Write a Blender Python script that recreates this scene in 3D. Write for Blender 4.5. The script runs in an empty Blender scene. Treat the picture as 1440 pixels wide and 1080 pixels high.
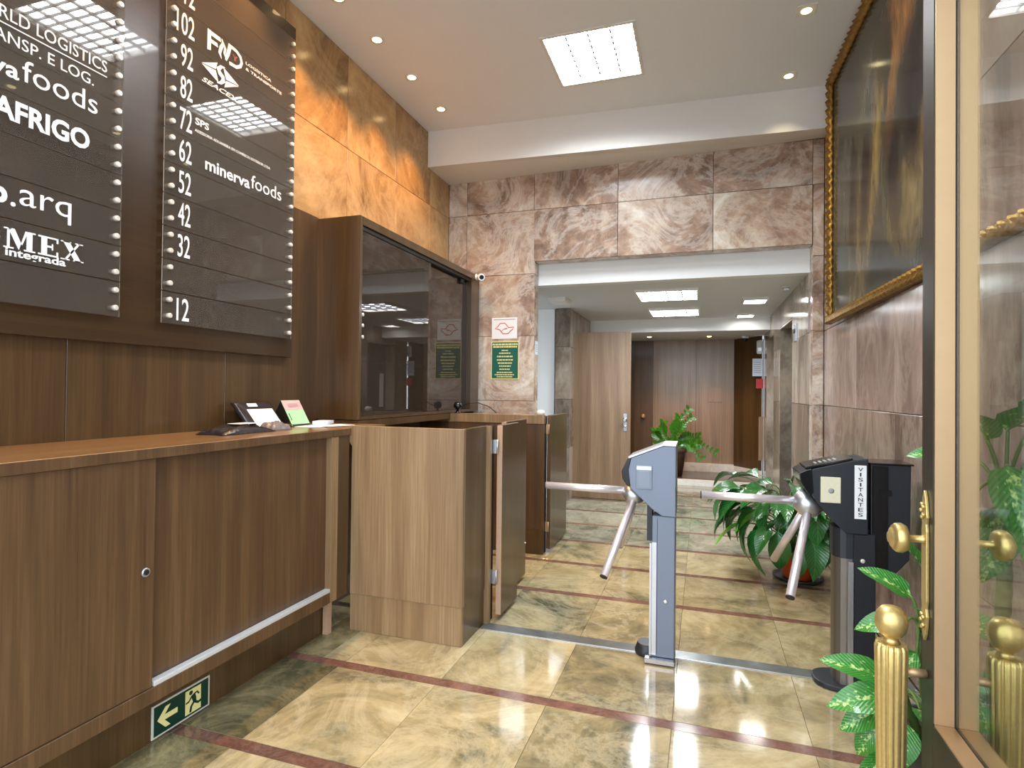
import bpy, bmesh, math, random
from mathutils import Vector, Matrix
random.seed(7)
S = bpy.context.scene
COL = S.collection
# ------------------------------------------------------------------ camera
cam_d = bpy.data.cameras.new('camera'); cam = bpy.data.objects.new('camera', cam_d); COL.objects.link(cam)
cam_d.sensor_width = 36.0; cam_d.lens = 36.0 * 811.4 / 1440.0; cam_d.clip_start = 0.02
YAW, PIT, ROL = 0.3190, -0.0113, 0.0105
def mat3(rows): return Matrix(rows)
_cy, _sy = math.cos(YAW), math.sin(YAW); _cp, _sp = math.cos(PIT), math.sin(PIT); _cr, _sr = math.cos(ROL), math.sin(ROL)
RC = Matrix(((_cr, -_sr, 0), (_sr, _cr, 0), (0, 0, 1))) @ Matrix(((1, 0, 0), (0, _cp, -_sp), (0, _sp, _cp))) @ \
     Matrix(((1, 0, 0), (0, 0, -1), (0, 1, 0))) @ Matrix(((_cy, _sy, 0), (-_sy, _cy, 0), (0, 0, 1)))
_b = Matrix((RC[0], -RC[1], -RC[2])).transposed().to_4x4()
_b.translation = (0, 0, 1.35)
cam.matrix_world = _b
S.camera = cam
# ------------------------------------------------------------------ world, exposure
S.view_settings.view_transform = 'Standard'; S.view_settings.look = 'None'; S.view_settings.gamma = 1.0
S.view_settings.use_curve_mapping = False
S.view_settings.exposure = 0.55
W = bpy.data.worlds.new('overcast'); S.world = W; W.use_nodes = True
bg = W.node_tree.nodes['Background']; bg.inputs[0].default_value = (0.80, 0.90, 1.0, 1); bg.inputs[1].default_value = 3.4
LOUVRE_E, HALL_E, LED_E = 48.0, 42.0, 22.0
WARM_W, WHITE_W = 44.0, 9.0
WARM_C, YEL_C, COOL_C = (1.0, 0.50, 0.15), (1.0, 0.84, 0.58), (0.90, 0.96, 1.0)
try:
    S.cycles.max_bounces = 10; S.cycles.diffuse_bounces = 5; S.cycles.glossy_bounces = 5
    S.cycles.transparent_max_bounces = 16; S.cycles.transmission_bounces = 8
    S.cycles.caustics_reflective = False; S.cycles.caustics_refractive = False
    S.cycles.sample_clamp_indirect = 4.0; S.cycles.use_denoising = True
except Exception: pass

# ------------------------------------------------------------------ materials
def srgb(r, g, b):
    f = lambda c: (c / 255 / 12.92) if c / 255 <= 0.04045 else ((c / 255 + 0.055) / 1.055) ** 2.4
    return (f(r), f(g), f(b), 1)
def newmat(name):
    m = bpy.data.materials.new(name); m.use_nodes = True
    nt = m.node_tree; return m, nt, nt.nodes['Principled BSDF']
def plain(name, col, rough=0.5, metal=0.0, coat=0.0, bump=0.0, bscale=60.0, var=0.08, spec=0.5):
    m, nt, p = newmat(name); N = nt.nodes; L = nt.links
    p.inputs['Roughness'].default_value = rough; p.inputs['Metallic'].default_value = metal
    p.inputs['Coat Weight'].default_value = coat; p.inputs['Coat Roughness'].default_value = 0.05
    p.inputs['Specular IOR Level'].default_value = spec
    tc = N.new('ShaderNodeTexCoord'); nz = N.new('ShaderNodeTexNoise'); nz.inputs['Scale'].default_value = bscale; nz.inputs['Detail'].default_value = 4
    L.new(tc.outputs['Object'], nz.inputs['Vector'])
    mx = N.new('ShaderNodeMix'); mx.data_type = 'RGBA'
    mx.inputs[6].default_value = tuple(c * (1 - var) for c in col[:3]) + (1,); mx.inputs[7].default_value = tuple(min(1, c * (1 + var)) for c in col[:3]) + (1,)
    L.new(nz.outputs['Fac'], mx.inputs[0]); L.new(mx.outputs[2], p.inputs['Base Color'])
    if bump:
        bp = N.new('ShaderNodeBump'); bp.inputs['Strength'].default_value = bump; bp.inputs['Distance'].default_value = 0.004
        L.new(nz.outputs['Fac'], bp.inputs['Height']); L.new(bp.outputs[0], p.inputs['Normal'])
    return m
def ramp(N, stops):
    r = N.new('ShaderNodeValToRGB'); e = r.color_ramp.elements
    e[0].position, e[0].color = stops[0]; e[1].position, e[1].color = stops[1]
    for pos, c in stops[2:]:
        x = e.new(pos); x.color = c
    return r
def wood(name, dark, mid, light, rough=0.38, coat=0.15, axis=2, fine=1.0, coat_rough=0.12):
    """veneer: long streaks along one axis, random offset per piece"""
    m, nt, p = newmat(name); N = nt.nodes; L = nt.links
    tc = N.new('ShaderNodeTexCoord'); oi = N.new('ShaderNodeObjectInfo')
    ml = N.new('ShaderNodeMath'); ml.operation = 'MULTIPLY'; ml.inputs[1].default_value = 17.0; L.new(oi.outputs['Random'], ml.inputs[0])
    ad = N.new('ShaderNodeVectorMath'); ad.operation = 'ADD'; L.new(tc.outputs['Object'], ad.inputs[0]); L.new(ml.outputs[0], ad.inputs[1])
    def mapped(across, along):
        mp = N.new('ShaderNodeMapping'); s = [across] * 3; s[axis] = along; mp.inputs['Scale'].default_value = s
        L.new(ad.outputs[0], mp.inputs['Vector']); return mp
    n1 = N.new('ShaderNodeTexNoise'); n1.inputs['Scale'].default_value = 1; n1.inputs['Detail'].default_value = 3; n1.inputs['Distortion'].default_value = 0.3
    L.new(mapped(11, 0.5).outputs[0], n1.inputs['Vector'])
    n2 = N.new('ShaderNodeTexNoise'); n2.inputs['Scale'].default_value = 1; n2.inputs['Detail'].default_value = 6; n2.inputs['Roughness'].default_value = 0.7
    L.new(mapped(95 * fine, 2.2).outputs[0], n2.inputs['Vector'])
    mx = N.new('ShaderNodeMix'); mx.data_type = 'FLOAT'; mx.inputs[0].default_value = 0.52
    L.new(n1.outputs['Fac'], mx.inputs[2]); L.new(n2.outputs['Fac'], mx.inputs[3])
    r = ramp(N, [(0.28, dark), (0.74, light), (0.5, mid)]); L.new(mx.outputs[0], r.inputs[0])
    L.new(r.outputs[0], p.inputs['Base Color'])
    bp = N.new('ShaderNodeBump'); bp.inputs['Strength'].default_value = 0.10; bp.inputs['Distance'].default_value = 0.002
    L.new(n2.outputs['Fac'], bp.inputs['Height']); L.new(bp.outputs[0], p.inputs['Normal'])
    p.inputs['Roughness'].default_value = rough; p.inputs['Coat Weight'].default_value = coat; p.inputs['Coat Roughness'].default_value = coat_rough
    return m
def stone(name, stops, scale=1.3, rough=0.16, vein=(0.6, 0.52, 0.42, 1), veinw=0.5, dist=1.3, var=0.3, aniso=(1, 1, 1), spec=0.5, fine=0.08):
    m, nt, p = newmat(name); N = nt.nodes; L = nt.links
    g = N.new('ShaderNodeNewGeometry'); oi = N.new('ShaderNodeObjectInfo')
    ml = N.new('ShaderNodeMath'); ml.operation = 'MULTIPLY'; ml.inputs[1].default_value = 60.0; L.new(oi.outputs['Random'], ml.inputs[0])
    ad = N.new('ShaderNodeVectorMath'); ad.operation = 'ADD'; L.new(g.outputs['Position'], ad.inputs[0]); L.new(ml.outputs[0], ad.inputs[1])
    mp = N.new('ShaderNodeMapping'); mp.inputs['Scale'].default_value = aniso; mp.inputs['Rotation'].default_value = (0.4, 0.5, 0.3); L.new(ad.outputs[0], mp.inputs['Vector'])
    n1 = N.new('ShaderNodeTexNoise'); n1.inputs['Scale'].default_value = scale; n1.inputs['Detail'].default_value = 12; n1.inputs['Roughness'].default_value = 0.7; n1.inputs['Distortion'].default_value = dist
    L.new(mp.outputs[0], n1.inputs['Vector'])
    # per piece tone shift
    sh = N.new('ShaderNodeMapRange'); sh.inputs[3].default_value = -var * 0.5; sh.inputs[4].default_value = var * 0.5
    fr = N.new('ShaderNodeMath'); fr.operation = 'FRACT'; L.new(ml.outputs[0], fr.inputs[0]); L.new(fr.outputs[0], sh.inputs[0])
    a2 = N.new('ShaderNodeMath'); a2.operation = 'ADD'; L.new(n1.outputs['Fac'], a2.inputs[0]); L.new(sh.outputs[0], a2.inputs[1])
    r = ramp(N, stops); L.new(a2.outputs[0], r.inputs[0])
    n4 = N.new('ShaderNodeTexNoise'); n4.inputs['Scale'].default_value = scale * 6; n4.inputs['Detail'].default_value = 8; n4.inputs['Roughness'].default_value = 0.65; n4.inputs['Distortion'].default_value = 0.8
    L.new(mp.outputs[0], n4.inputs['Vector'])
    g4 = N.new('ShaderNodeMapRange'); g4.inputs[1].default_value = 0.25; g4.inputs[2].default_value = 0.75; g4.inputs[3].default_value = -fine; g4.inputs[4].default_value = fine; L.new(n4.outputs['Fac'], g4.inputs[0])
    a3 = N.new('ShaderNodeMath'); a3.operation = 'ADD'; L.new(a2.outputs[0], a3.inputs[0]); L.new(g4.outputs[0], a3.inputs[1]); L.new(a3.outputs[0], r.inputs[0])
    # pale veins where a second noise crosses its middle
    n2 = N.new('ShaderNodeTexNoise'); n2.inputs['Scale'].default_value = scale * 1.1; n2.inputs['Detail'].default_value = 10; n2.inputs['Roughness'].default_value = 0.72; n2.inputs['Distortion'].default_value = dist * 0.7
    L.new(mp.outputs[0], n2.inputs['Vector'])
    s1 = N.new('ShaderNodeMath'); s1.operation = 'SUBTRACT'; s1.inputs[1].default_value = 0.5; L.new(n2.outputs['Fac'], s1.inputs[0])
    s2 = N.new('ShaderNodeMath'); s2.operation = 'ABSOLUTE'; L.new(s1.outputs[0], s2.inputs[0])
    mr = N.new('ShaderNodeMapRange'); mr.inputs[1].default_value = 0.0; mr.inputs[2].default_value = 0.055; mr.inputs[3].default_value = veinw; mr.inputs[4].default_value = 0.0
    L.new(s2.outputs[0], mr.inputs[0])
    n3 = N.new('ShaderNodeTexNoise'); n3.inputs['Scale'].default_value = scale * 0.9; L.new(mp.outputs[0], n3.inputs['Vector'])
    m3 = N.new('ShaderNodeMath'); m3.operation = 'MULTIPLY'; L.new(mr.outputs[0], m3.inputs[0]); L.new(n3.outputs['Fac'], m3.inputs[1])
    mx = N.new('ShaderNodeMix'); mx.data_type = 'RGBA'; L.new(m3.outputs[0], mx.inputs[0]); L.new(r.outputs[0], mx.inputs[6]); mx.inputs[7].default_value = vein
    L.new(mx.outputs[2], p.inputs['Base Color'])
    p.inputs['Roughness'].default_value = rough; p.inputs['Specular IOR Level'].default_value = spec
    bp = N.new('ShaderNodeBump'); bp.inputs['Strength'].default_value = 0.05; bp.inputs['Distance'].default_value = 0.003
    L.new(n1.outputs['Fac'], bp.inputs['Height']); L.new(bp.outputs[0], p.inputs['Normal'])
    return m
def emit(name, col, e):
    m = bpy.data.materials.new(name); m.use_nodes = True; nt = m.node_tree; nt.nodes.clear()
    o = nt.nodes.new('ShaderNodeOutputMaterial'); em = nt.nodes.new('ShaderNodeEmission')
    em.inputs[0].default_value = tuple(col[:3]) + (1,); em.inputs[1].default_value = e; nt.links.new(em.outputs[0], o.inputs[0]); return m
def sheet_glass(name, tint, haze=None, hazew=0.0, ior=1.5):
    """thin sheet: straight-through tinted transmission plus a Fresnel reflection (and a little haze)"""
    m = bpy.data.materials.new(name); m.use_nodes = True; nt = m.node_tree; N = nt.nodes; L = nt.links; N.clear()
    o = N.new('ShaderNodeOutputMaterial'); t = N.new('ShaderNodeBsdfTransparent'); t.inputs[0].default_value = tint
    gl = N.new('ShaderNodeBsdfGlossy'); gl.inputs['Roughness'].default_value = 0.012
    fr = N.new('ShaderNodeFresnel'); ge = N.new('ShaderNodeNewGeometry'); mi = N.new('ShaderNodeMapRange')
    mi.inputs[3].default_value = ior; mi.inputs[4].default_value = 1.0 / ior    # the sheet is not refracted, so its rear face must not reflect totally
    L.new(ge.outputs['Backfacing'], mi.inputs[0]); L.new(mi.outputs[0], fr.inputs[0])
    last = t.outputs[0]
    if haze:
        d = N.new('ShaderNodeBsdfDiffuse'); d.inputs[0].default_value = haze
        a = N.new('ShaderNodeMixShader'); a.inputs[0].default_value = hazew; L.new(last, a.inputs[1]); L.new(d.outputs[0], a.inputs[2]); last = a.outputs[0]
    b = N.new('ShaderNodeMixShader'); L.new(fr.outputs[0], b.inputs[0]); L.new(last, b.inputs[1]); L.new(gl.outputs[0], b.inputs[2])
    L.new(b.outputs[0], o.inputs[0]); return m

M = {}
M['wood'] = wood('shaded_walnut_veneer', srgb(56, 38, 22), srgb(84, 59, 36), srgb(114, 85, 55))  # walnut darkened for counter faces turned away from the daylight
M['wood_top'] = wood('walnut_counter_top', srgb(96, 68, 38), srgb(128, 95, 57), srgb(154, 120, 79), rough=0.3, coat=0.4, axis=1)
M['wood_lit'] = wood('lit_walnut_veneer', srgb(104, 80, 54), srgb(140, 112, 80), srgb(174, 147, 112))  # same walnut, lightened where daylight falls on the desk front
M['wood_dark'] = wood('dark_and_shaded_walnut', srgb(52, 36, 18), srgb(76, 54, 29), srgb(102, 76, 44), rough=0.3, coat=0.3)  # real dark panelling; on desk sides and counter end also painted shade
M['board'] = wood('directory_board_laminate', srgb(42, 28, 12), srgb(54, 36, 17), srgb(66, 46, 24), rough=0.34, coat=0.35, axis=1, coat_rough=0.03)
M['wood_hall'] = wood('hall_veneer', srgb(108, 82, 60), srgb(140, 112, 86), srgb(170, 142, 114), rough=0.35)
M['edge'] = plain('raw_wood_edge', srgb(184, 150, 122), 0.6, var=0.1)
M['stone_warm'] = stone('warm_quartzite', [(0.29, srgb(122, 92, 60)), (0.74, srgb(208, 174, 124)), (0.42, srgb(158, 122, 80)), (0.55, srgb(184, 147, 100))], scale=1.3, veinw=0.5, vein=srgb(216, 188, 142), dist=1.5, rough=0.2, var=0.10, fine=0.05)
M['stone_pink'] = stone('pink_quartzite', [(0.29, srgb(112, 94, 82)), (0.70, srgb(228, 220, 208)), (0.41, srgb(150, 124, 108)), (0.50, srgb(180, 152, 132)), (0.59, srgb(198, 178, 156))], scale=1.6, veinw=0.8, vein=srgb(234, 228, 218), dist=1.6, var=0.13, rough=0.18, fine=0.06)
M['stone_right'] = stone('streaked_quartzite', [(0.30, srgb(110, 90, 82)), (0.72, srgb(200, 182, 168)), (0.43, srgb(142, 118, 108)), (0.55, srgb(164, 140, 128))], scale=1.3, veinw=0.45, vein=srgb(208, 192, 176), dist=1.3, var=0.16, aniso=(1, 1.4, 0.65), rough=0.16, fine=0.05)
M['stone_hall'] = stone('grey_brown_quartzite', [(0.32, srgb(98, 88, 78)), (0.70, srgb(180, 166, 150)), (0.5, srgb(138, 122, 108))], scale=1.5, dist=1.2, aniso=(1, 1.5, 0.5), rough=0.15, veinw=0.3, vein=srgb(196, 186, 170))
M['floor'] = stone('polished_floor_stone', [(0.27, srgb(70, 70, 54)), (0.73, srgb(188, 174, 136)), (0.37, srgb(110, 103, 78)), (0.46, srgb(141, 128, 94)), (0.57, srgb(163, 148, 110))], scale=1.6, veinw=0.5, vein=srgb(206, 196, 164), dist=1.6, var=0.12, rough=0.085, spec=0.6, fine=0.06)
M['floor_dark'] = stone('dark_floor_border', [(0.32, srgb(72, 70, 50)), (0.70, srgb(150, 136, 98)), (0.5, srgb(108, 98, 70))], scale=2.2, dist=1.2, rough=0.1, veinw=0.3, vein=srgb(172, 158, 122))
M['floor_hall'] = stone('grey_green_floor_stone', [(0.29, srgb(74, 76, 64)), (0.72, srgb(170, 164, 142)), (0.40, srgb(104, 104, 88)), (0.56, srgb(140, 136, 116))], scale=1.6, veinw=0.4, vein=srgb(190, 186, 168), dist=1.5, var=0.10, rough=0.1, spec=0.6, fine=0.06)
M['tread'] = stone('dark_tread', [(0.32, srgb(48, 40, 36)), (0.70, srgb(96, 84, 74)), (0.5, srgb(70, 58, 52))], scale=2.2, dist=1.0, rough=0.2, veinw=0.1)
M['strip'] = stone('red_floor_strip', [(0.30, srgb(86, 60, 50)), (0.72, srgb(132, 96, 82)), (0.5, srgb(110, 76, 64))], scale=6, veinw=0.1, rough=0.12)
M['grout'] = plain('grout', srgb(74, 58, 44), 0.9)
M['grout_pale'] = plain('pale_grout', srgb(150, 132, 112), 0.9)
M['grey_marble'] = stone('dark_wet_threshold', [(0.3, srgb(70, 72, 70)), (0.7, srgb(140, 142, 136)), (0.5, srgb(104, 106, 102))], scale=5, rough=0.1)
M['white'] = plain('white_paint', srgb(232, 228, 222), 0.7, var=0.015, bscale=9)
M['white_cool'] = plain('white_fascia_paint', srgb(236, 238, 238), 0.6, var=0.01, bscale=9)
M['ceil'] = plain('ceiling_paint', srgb(240, 241, 243), 0.8, var=0.015, bscale=6)
M['ceil_hall'] = plain('hall_ceiling_paint', srgb(218, 221, 226), 0.8, var=0.015, bscale=6)
M['marble'] = stone('white_marble_edge', [(0.3, srgb(196, 190, 178)), (0.7, srgb(238, 234, 226)), (0.5, srgb(224, 218, 208))], scale=3, rough=0.25)
M['steel'] = plain('brushed_steel', srgb(196, 196, 200), 0.22, 1.0, bscale=200)
M['lift_steel'] = plain('dull_lift_door', srgb(120, 116, 110), 0.4, 0.5)
M['track'] = plain('bare_aluminium_track', srgb(206, 208, 210), 0.3, 0.3)
M['threshold'] = plain('worn_grey_channel', srgb(104, 106, 104), 0.22, 0.3, bump=0.2, bscale=14, var=0.35)
M['chrome'] = plain('polished_arm_steel', srgb(232, 222, 224), 0.26, 0.6, var=0.02)
M['alum'] = plain('satin_aluminium', srgb(205, 206, 210), 0.35, 0.9, var=0.03)
M['pin'] = plain('standoff_metal', srgb(226, 222, 214), 0.35, 0.35, var=0.03)
M['brass'] = plain('aged_brass', srgb(208, 180, 116), 0.36, 0.75, bump=0.15, bscale=90, var=0.18)
M['brass_pale'] = plain('satin_brass_frame', srgb(186, 152, 114), 0.38, 0.55, var=0.05, bscale=30)
M['bronze'] = plain('dark_bronze_frame', srgb(64, 56, 46), 0.4, 0.6, var=0.08)
M['gilt'] = plain('gilded_carving', srgb(146, 108, 44), 0.38, 0.75, bump=1.0, bscale=48, var=0.85)
M['grey_case'] = plain('grey_blue_turnstile_paint', srgb(118, 126, 142), 0.42, 0.25, bump=0.05, bscale=300, var=0.03)
M['black_case'] = plain('black_turnstile_paint', srgb(30, 33, 40), 0.45, 0.0, bump=0.08, bscale=350, var=0.08)
M['black_gloss'] = plain('black_gloss_plastic', srgb(16, 16, 18), 0.15, 0.0)
M['black'] = plain('black_rubber', srgb(20, 20, 20), 0.6)
M['mesh_steel'] = plain('dark_steel_post', srgb(120, 112, 104), 0.35, 0.8, bump=0.3, bscale=500, var=0.15)
M['reader'] = plain('cream_reader', srgb(222, 214, 186), 0.4)
M['reader_grey'] = plain('grey_reader', srgb(128, 138, 152), 0.35, var=0.02)
M['void'] = plain('dark_void', srgb(30, 22, 15), 0.8)
M['paper'] = plain('white_paper', srgb(240, 240, 240), 0.6, var=0.01)
M['ink_white'] = plain('white_vinyl', srgb(246, 246, 246), 0.5, var=0.0)
M['ink_red'] = plain('red_print', srgb(204, 62, 48), 0.5, var=0.03)
M['dull_red'] = plain('dull_red_print', srgb(150, 84, 70), 0.5)
M['ink_black'] = plain('black_print', srgb(28, 28, 30), 0.5, var=0.03)
M['ink_grey'] = plain('grey_print', srgb(150, 150, 150), 0.5, var=0.03)
M['green'] = plain('green_plaque', srgb(12, 92, 74), 0.4, var=0.05)
M['exit_green'] = plain('dark_green_sign', srgb(6, 52, 40), 0.35, var=0.05)
M['glow_paper'] = plain('pale_yellow_film', srgb(232, 222, 150), 0.5, var=0.02)
M['sign_edge'] = plain('sign_white_edge', srgb(206, 202, 186), 0.5, var=0.02)
M['terracotta'] = plain('orange_plastic_pot', srgb(222, 92, 40), 0.4, var=0.05)
M['potblack'] = plain('black_pot', srgb(34, 34, 36), 0.4)
M['potbrown'] = plain('brown_pot', srgb(70, 50, 42), 0.4)
M['soil'] = plain('soil', srgb(52, 38, 26), 0.95, bump=0.8, bscale=80, var=0.4)
M['stalk'] = plain('green_stalk', srgb(96, 120, 58), 0.5, var=0.15)
M['trunk'] = plain('ringed_trunk_bark', srgb(108, 118, 76), 0.6, bump=0.4, bscale=40, var=0.3)
M['teal'] = plain('teal_plastic', srgb(26, 160, 170), 0.3, var=0.03)
M['poly_black'] = plain('black_poly_bag', srgb(34, 28, 30), 0.28, bump=0.9, bscale=26, var=0.3)
M['poly_grey'] = plain('grey_poly_bag', srgb(112, 104, 100), 0.3, bump=0.6, bscale=30, var=0.2)
M['leaflet'] = plain('green_leaflet_cover', srgb(150, 206, 152), 0.45, var=0.03)
M['leaflet_pink'] = plain('pink_leaflet_band', srgb(196, 158, 160), 0.45, var=0.15)
M['red_sign'] = plain('red_fire_sign', srgb(196, 40, 44), 0.4)
M['blue_paper'] = plain('pale_blue_notice', srgb(214, 222, 236), 0.5)
M['pavement'] = plain('pavement', srgb(150, 146, 140), 0.9, bump=0.3, bscale=20)
M['smoke'] = sheet_glass('smoked_glass', (0.50, 0.42, 0.34, 1), haze=(0.26, 0.20, 0.15, 1), hazew=0.10, ior=1.6)
M['glass'] = sheet_glass('clear_door_glass', (0.90, 0.93, 0.90, 1), ior=1.5)
M['acrylic_lit_edge'] = sheet_glass('acrylic_lit_edge', (0.5, 0.5, 0.48, 1), haze=(0.62, 0.58, 0.52, 1), hazew=0.6)  # pale haze stands in for light caught along the plate edges
M['acrylic'] = sheet_glass('smoked_acrylic', (0.80, 0.78, 0.74, 1), haze=(0.27, 0.235, 0.205, 1), hazew=0.14, ior=1.5)
M['diff'] = emit('louvre_tubes', COOL_C, LOUVRE_E)
M['diff_hall'] = emit('hall_tubes', COOL_C, HALL_E)
M['led'] = emit('led_square', (1, 0.98, 0.94), LED_E)
M['bulb_warm'] = emit('warm_bulb', (1.0, 0.66, 0.30), 12.0)
M['bulb_white'] = emit('yellow_white_bulb', (1.0, 0.86, 0.45), 5.0)
M['louvre'] = plain('louvre_blade', srgb(66, 68, 74), 0.35, 0.0, var=0.01)

def leafmat(name, edge, mid, spot=None, spotw=0.0, rough=0.3):
    m, nt, p = newmat(name); N = nt.nodes; L = nt.links
    tc = N.new('ShaderNodeTexCoord'); sp = N.new('ShaderNodeSeparateXYZ'); L.new(tc.outputs['Generated'], sp.inputs[0])
    a = N.new('ShaderNodeMath'); a.operation = 'SUBTRACT'; a.inputs[1].default_value = 0.5; L.new(sp.outputs[0], a.inputs[0])
    b = N.new('ShaderNodeMath'); b.operation = 'ABSOLUTE'; L.new(a.outputs[0], b.inputs[0])
    # side veins run out and forward from the midrib
    c = N.new('ShaderNodeMath'); c.operation = 'MULTIPLY_ADD'; c.inputs[1].default_value = -0.8; L.new(b.outputs[0], c.inputs[0]); L.new(sp.outputs[1], c.inputs[2])
    w = N.new('ShaderNodeMath'); w.operation = 'MULTIPLY'; w.inputs[1].default_value = 75.0; L.new(c.outputs[0], w.inputs[0])
    sn = N.new('ShaderNodeMath'); sn.operation = 'SINE'; L.new(w.outputs[0], sn.inputs[0])
    mr = N.new('ShaderNodeMapRange'); mr.inputs[1].default_value = -1; mr.inputs[2].default_value = 1; L.new(sn.outputs[0], mr.inputs[0])
    rib = N.new('ShaderNodeMapRange'); rib.inputs[1].default_value = 0.0; rib.inputs[2].default_value = 0.03; rib.inputs[3].default_value = 1; rib.inputs[4].default_value = 0; L.new(b.outputs[0], rib.inputs[0])
    mx = N.new('ShaderNodeMix'); mx.data_type = 'RGBA'; mx.inputs[6].default_value = edge; mx.inputs[7].default_value = mid
    mm = N.new('ShaderNodeMath'); mm.operation = 'MULTIPLY'; mm.inputs[1].default_value = 0.45; L.new(mr.outputs[0], mm.inputs[0])
    mxx = N.new('ShaderNodeMath'); mxx.operation = 'MAXIMUM'; L.new(mm.outputs[0], mxx.inputs[0]); L.new(rib.outputs[0], mxx.inputs[1])
    L.new(mxx.outputs[0], mx.inputs[0]); out = mx.outputs[2]
    if spot:
        nz = N.new('ShaderNodeTexNoise'); nz.inputs['Scale'].default_value = 9; nz.inputs['Detail'].default_value = 5; L.new(tc.outputs['Generated'], nz.inputs['Vector'])
        k = N.new('ShaderNodeMapRange'); k.inputs[1].default_value = 0.05; k.inputs[2].default_value = 0.42; k.inputs[3].default_value = spotw; k.inputs[4].default_value = -0.12; L.new(b.outputs[0], k.inputs[0])
        s = N.new('ShaderNodeMath'); s.operation = 'ADD'; L.new(nz.outputs['Fac'], s.inputs[0]); L.new(k.outputs[0], s.inputs[1])
        st = N.new('ShaderNodeMapRange'); st.inputs[1].default_value = 0.58; st.inputs[2].default_value = 0.68; L.new(s.outputs[0], st.inputs[0])
        m2 = N.new('ShaderNodeMix'); m2.data_type = 'RGBA'; L.new(st.outputs[0], m2.inputs[0]); L.new(out, m2.inputs[6]); m2.inputs[7].default_value = spot; out = m2.outputs[2]
    L.new(out, p.inputs['Base Color']); p.inputs['Roughness'].default_value = rough; p.inputs['Coat Weight'].default_value = 0.2
    bp = N.new('ShaderNodeBump'); bp.inputs['Strength'].default_value = 0.25; bp.inputs['Distance'].default_value = 0.004; L.new(mr.outputs[0], bp.inputs['Height']); L.new(bp.outputs[0], p.inputs['Normal'])
    return m
M['leaf_lily'] = leafmat('peace_lily_leaf', srgb(34, 92, 40), srgb(66, 134, 60), rough=0.22)
M['leaf_pale'] = leafmat('young_leaf', srgb(96, 160, 48), srgb(130, 190, 70), rough=0.3)
M['leaf_cane'] = leafmat('dumb_cane_leaf', srgb(40, 116, 38), srgb(92, 158, 60), spot=srgb(190, 214, 130), spotw=0.07, rough=0.3)
M['leaf_zz'] = leafmat('glossy_leaflet', srgb(42, 104, 16), srgb(88, 146, 30), rough=0.25)

# ------------------------------------------------------------------ geometry helpers
OFF = {}
def BM(): return bmesh.new()
def box(bm, x0, x1, y0, y1, z0, z1, bev=0.0):
    v = [bm.verts.new(p) for p in ((x0, y0, z0), (x1, y0, z0), (x1, y1, z0), (x0, y1, z0), (x0, y0, z1), (x1, y0, z1), (x1, y1, z1), (x0, y1, z1))]
    fs = [bm.faces.new([v[i] for i in f]) for f in ((0, 3, 2, 1), (4, 5, 6, 7), (0, 1, 5, 4), (1, 2, 6, 5), (2, 3, 7, 6), (3, 0, 4, 7))]
    if bev:
        ed = {e for f in fs for e in f.edges}
        bmesh.ops.bevel(bm, geom=list(ed), offset=bev, segments=1, profile=0.5, affect='EDGES')
    return bm
def hexa(bm, p):
    v = [bm.verts.new(q) for q in p]
    for f in ((0, 3, 2, 1), (4, 5, 6, 7), (0, 1, 5, 4), (1, 2, 6, 5), (2, 3, 7, 6), (3, 0, 4, 7)): bm.faces.new([v[i] for i in f])
    return bm
def prism(bm, pts, f, a, b, bev=0.0):
    """pts 2-D outline; f(u, v, t) -> 3-D; extruded from t=a to t=b"""
    A = [bm.verts.new(f(u, v, a)) for u, v in pts]; B = [bm.verts.new(f(u, v, b)) for u, v in pts]
    n = len(pts); fs = [bm.faces.new(A), bm.faces.new(B[::-1])]
    for i in range(n): fs.append(bm.faces.new((A[i], B[i], B[(i + 1) % n], A[(i + 1) % n])))
    bmesh.ops.recalc_face_normals(bm, faces=fs)
    if bev: bmesh.ops.bevel(bm, geom=list({e for q in fs for e in q.edges}), offset=bev, segments=2, profile=0.6, affect='EDGES')
    return bm
XZ = lambda u, v, t: (u, t, v)
XY = lambda u, v, t: (u, v, t)
YZ = lambda u, v, t: (t, u, v)
def frame_of(d):
    d = Vector(d).normalized(); a = Vector((0, 0, 1)) if abs(d.z) < 0.9 else Vector((1, 0, 0))
    u = d.cross(a).normalized(); return u, d.cross(u).normalized(), d
def tube(bm, pts, r, n=10, cap=True):
    pts = [Vector(p) for p in pts]; k = len(pts); rs = r if isinstance(r, (list, tuple)) else [r] * k
    rings = []; u = None
    for i, p in enumerate(pts):
        d = (pts[min(i + 1, k - 1)] - pts[max(i - 1, 0)]).normalized()
        if u is None: u = frame_of(d)[0]
        u = (u - d * u.dot(d)).normalized(); w = d.cross(u)
        rings.append([bm.verts.new(p + (u * math.cos(6.28318 * j / n) + w * math.sin(6.28318 * j / n)) * rs[i]) for j in range(n)])
    for a, b in zip(rings, rings[1:]):
        for j in range(n):
            f = bm.faces.new((a[j], a[(j + 1) % n], b[(j + 1) % n], b[j])); f.smooth = True
    if cap: bm.faces.new(rings[0][::-1]); bm.faces.new(rings[-1])
    return bm
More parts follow.
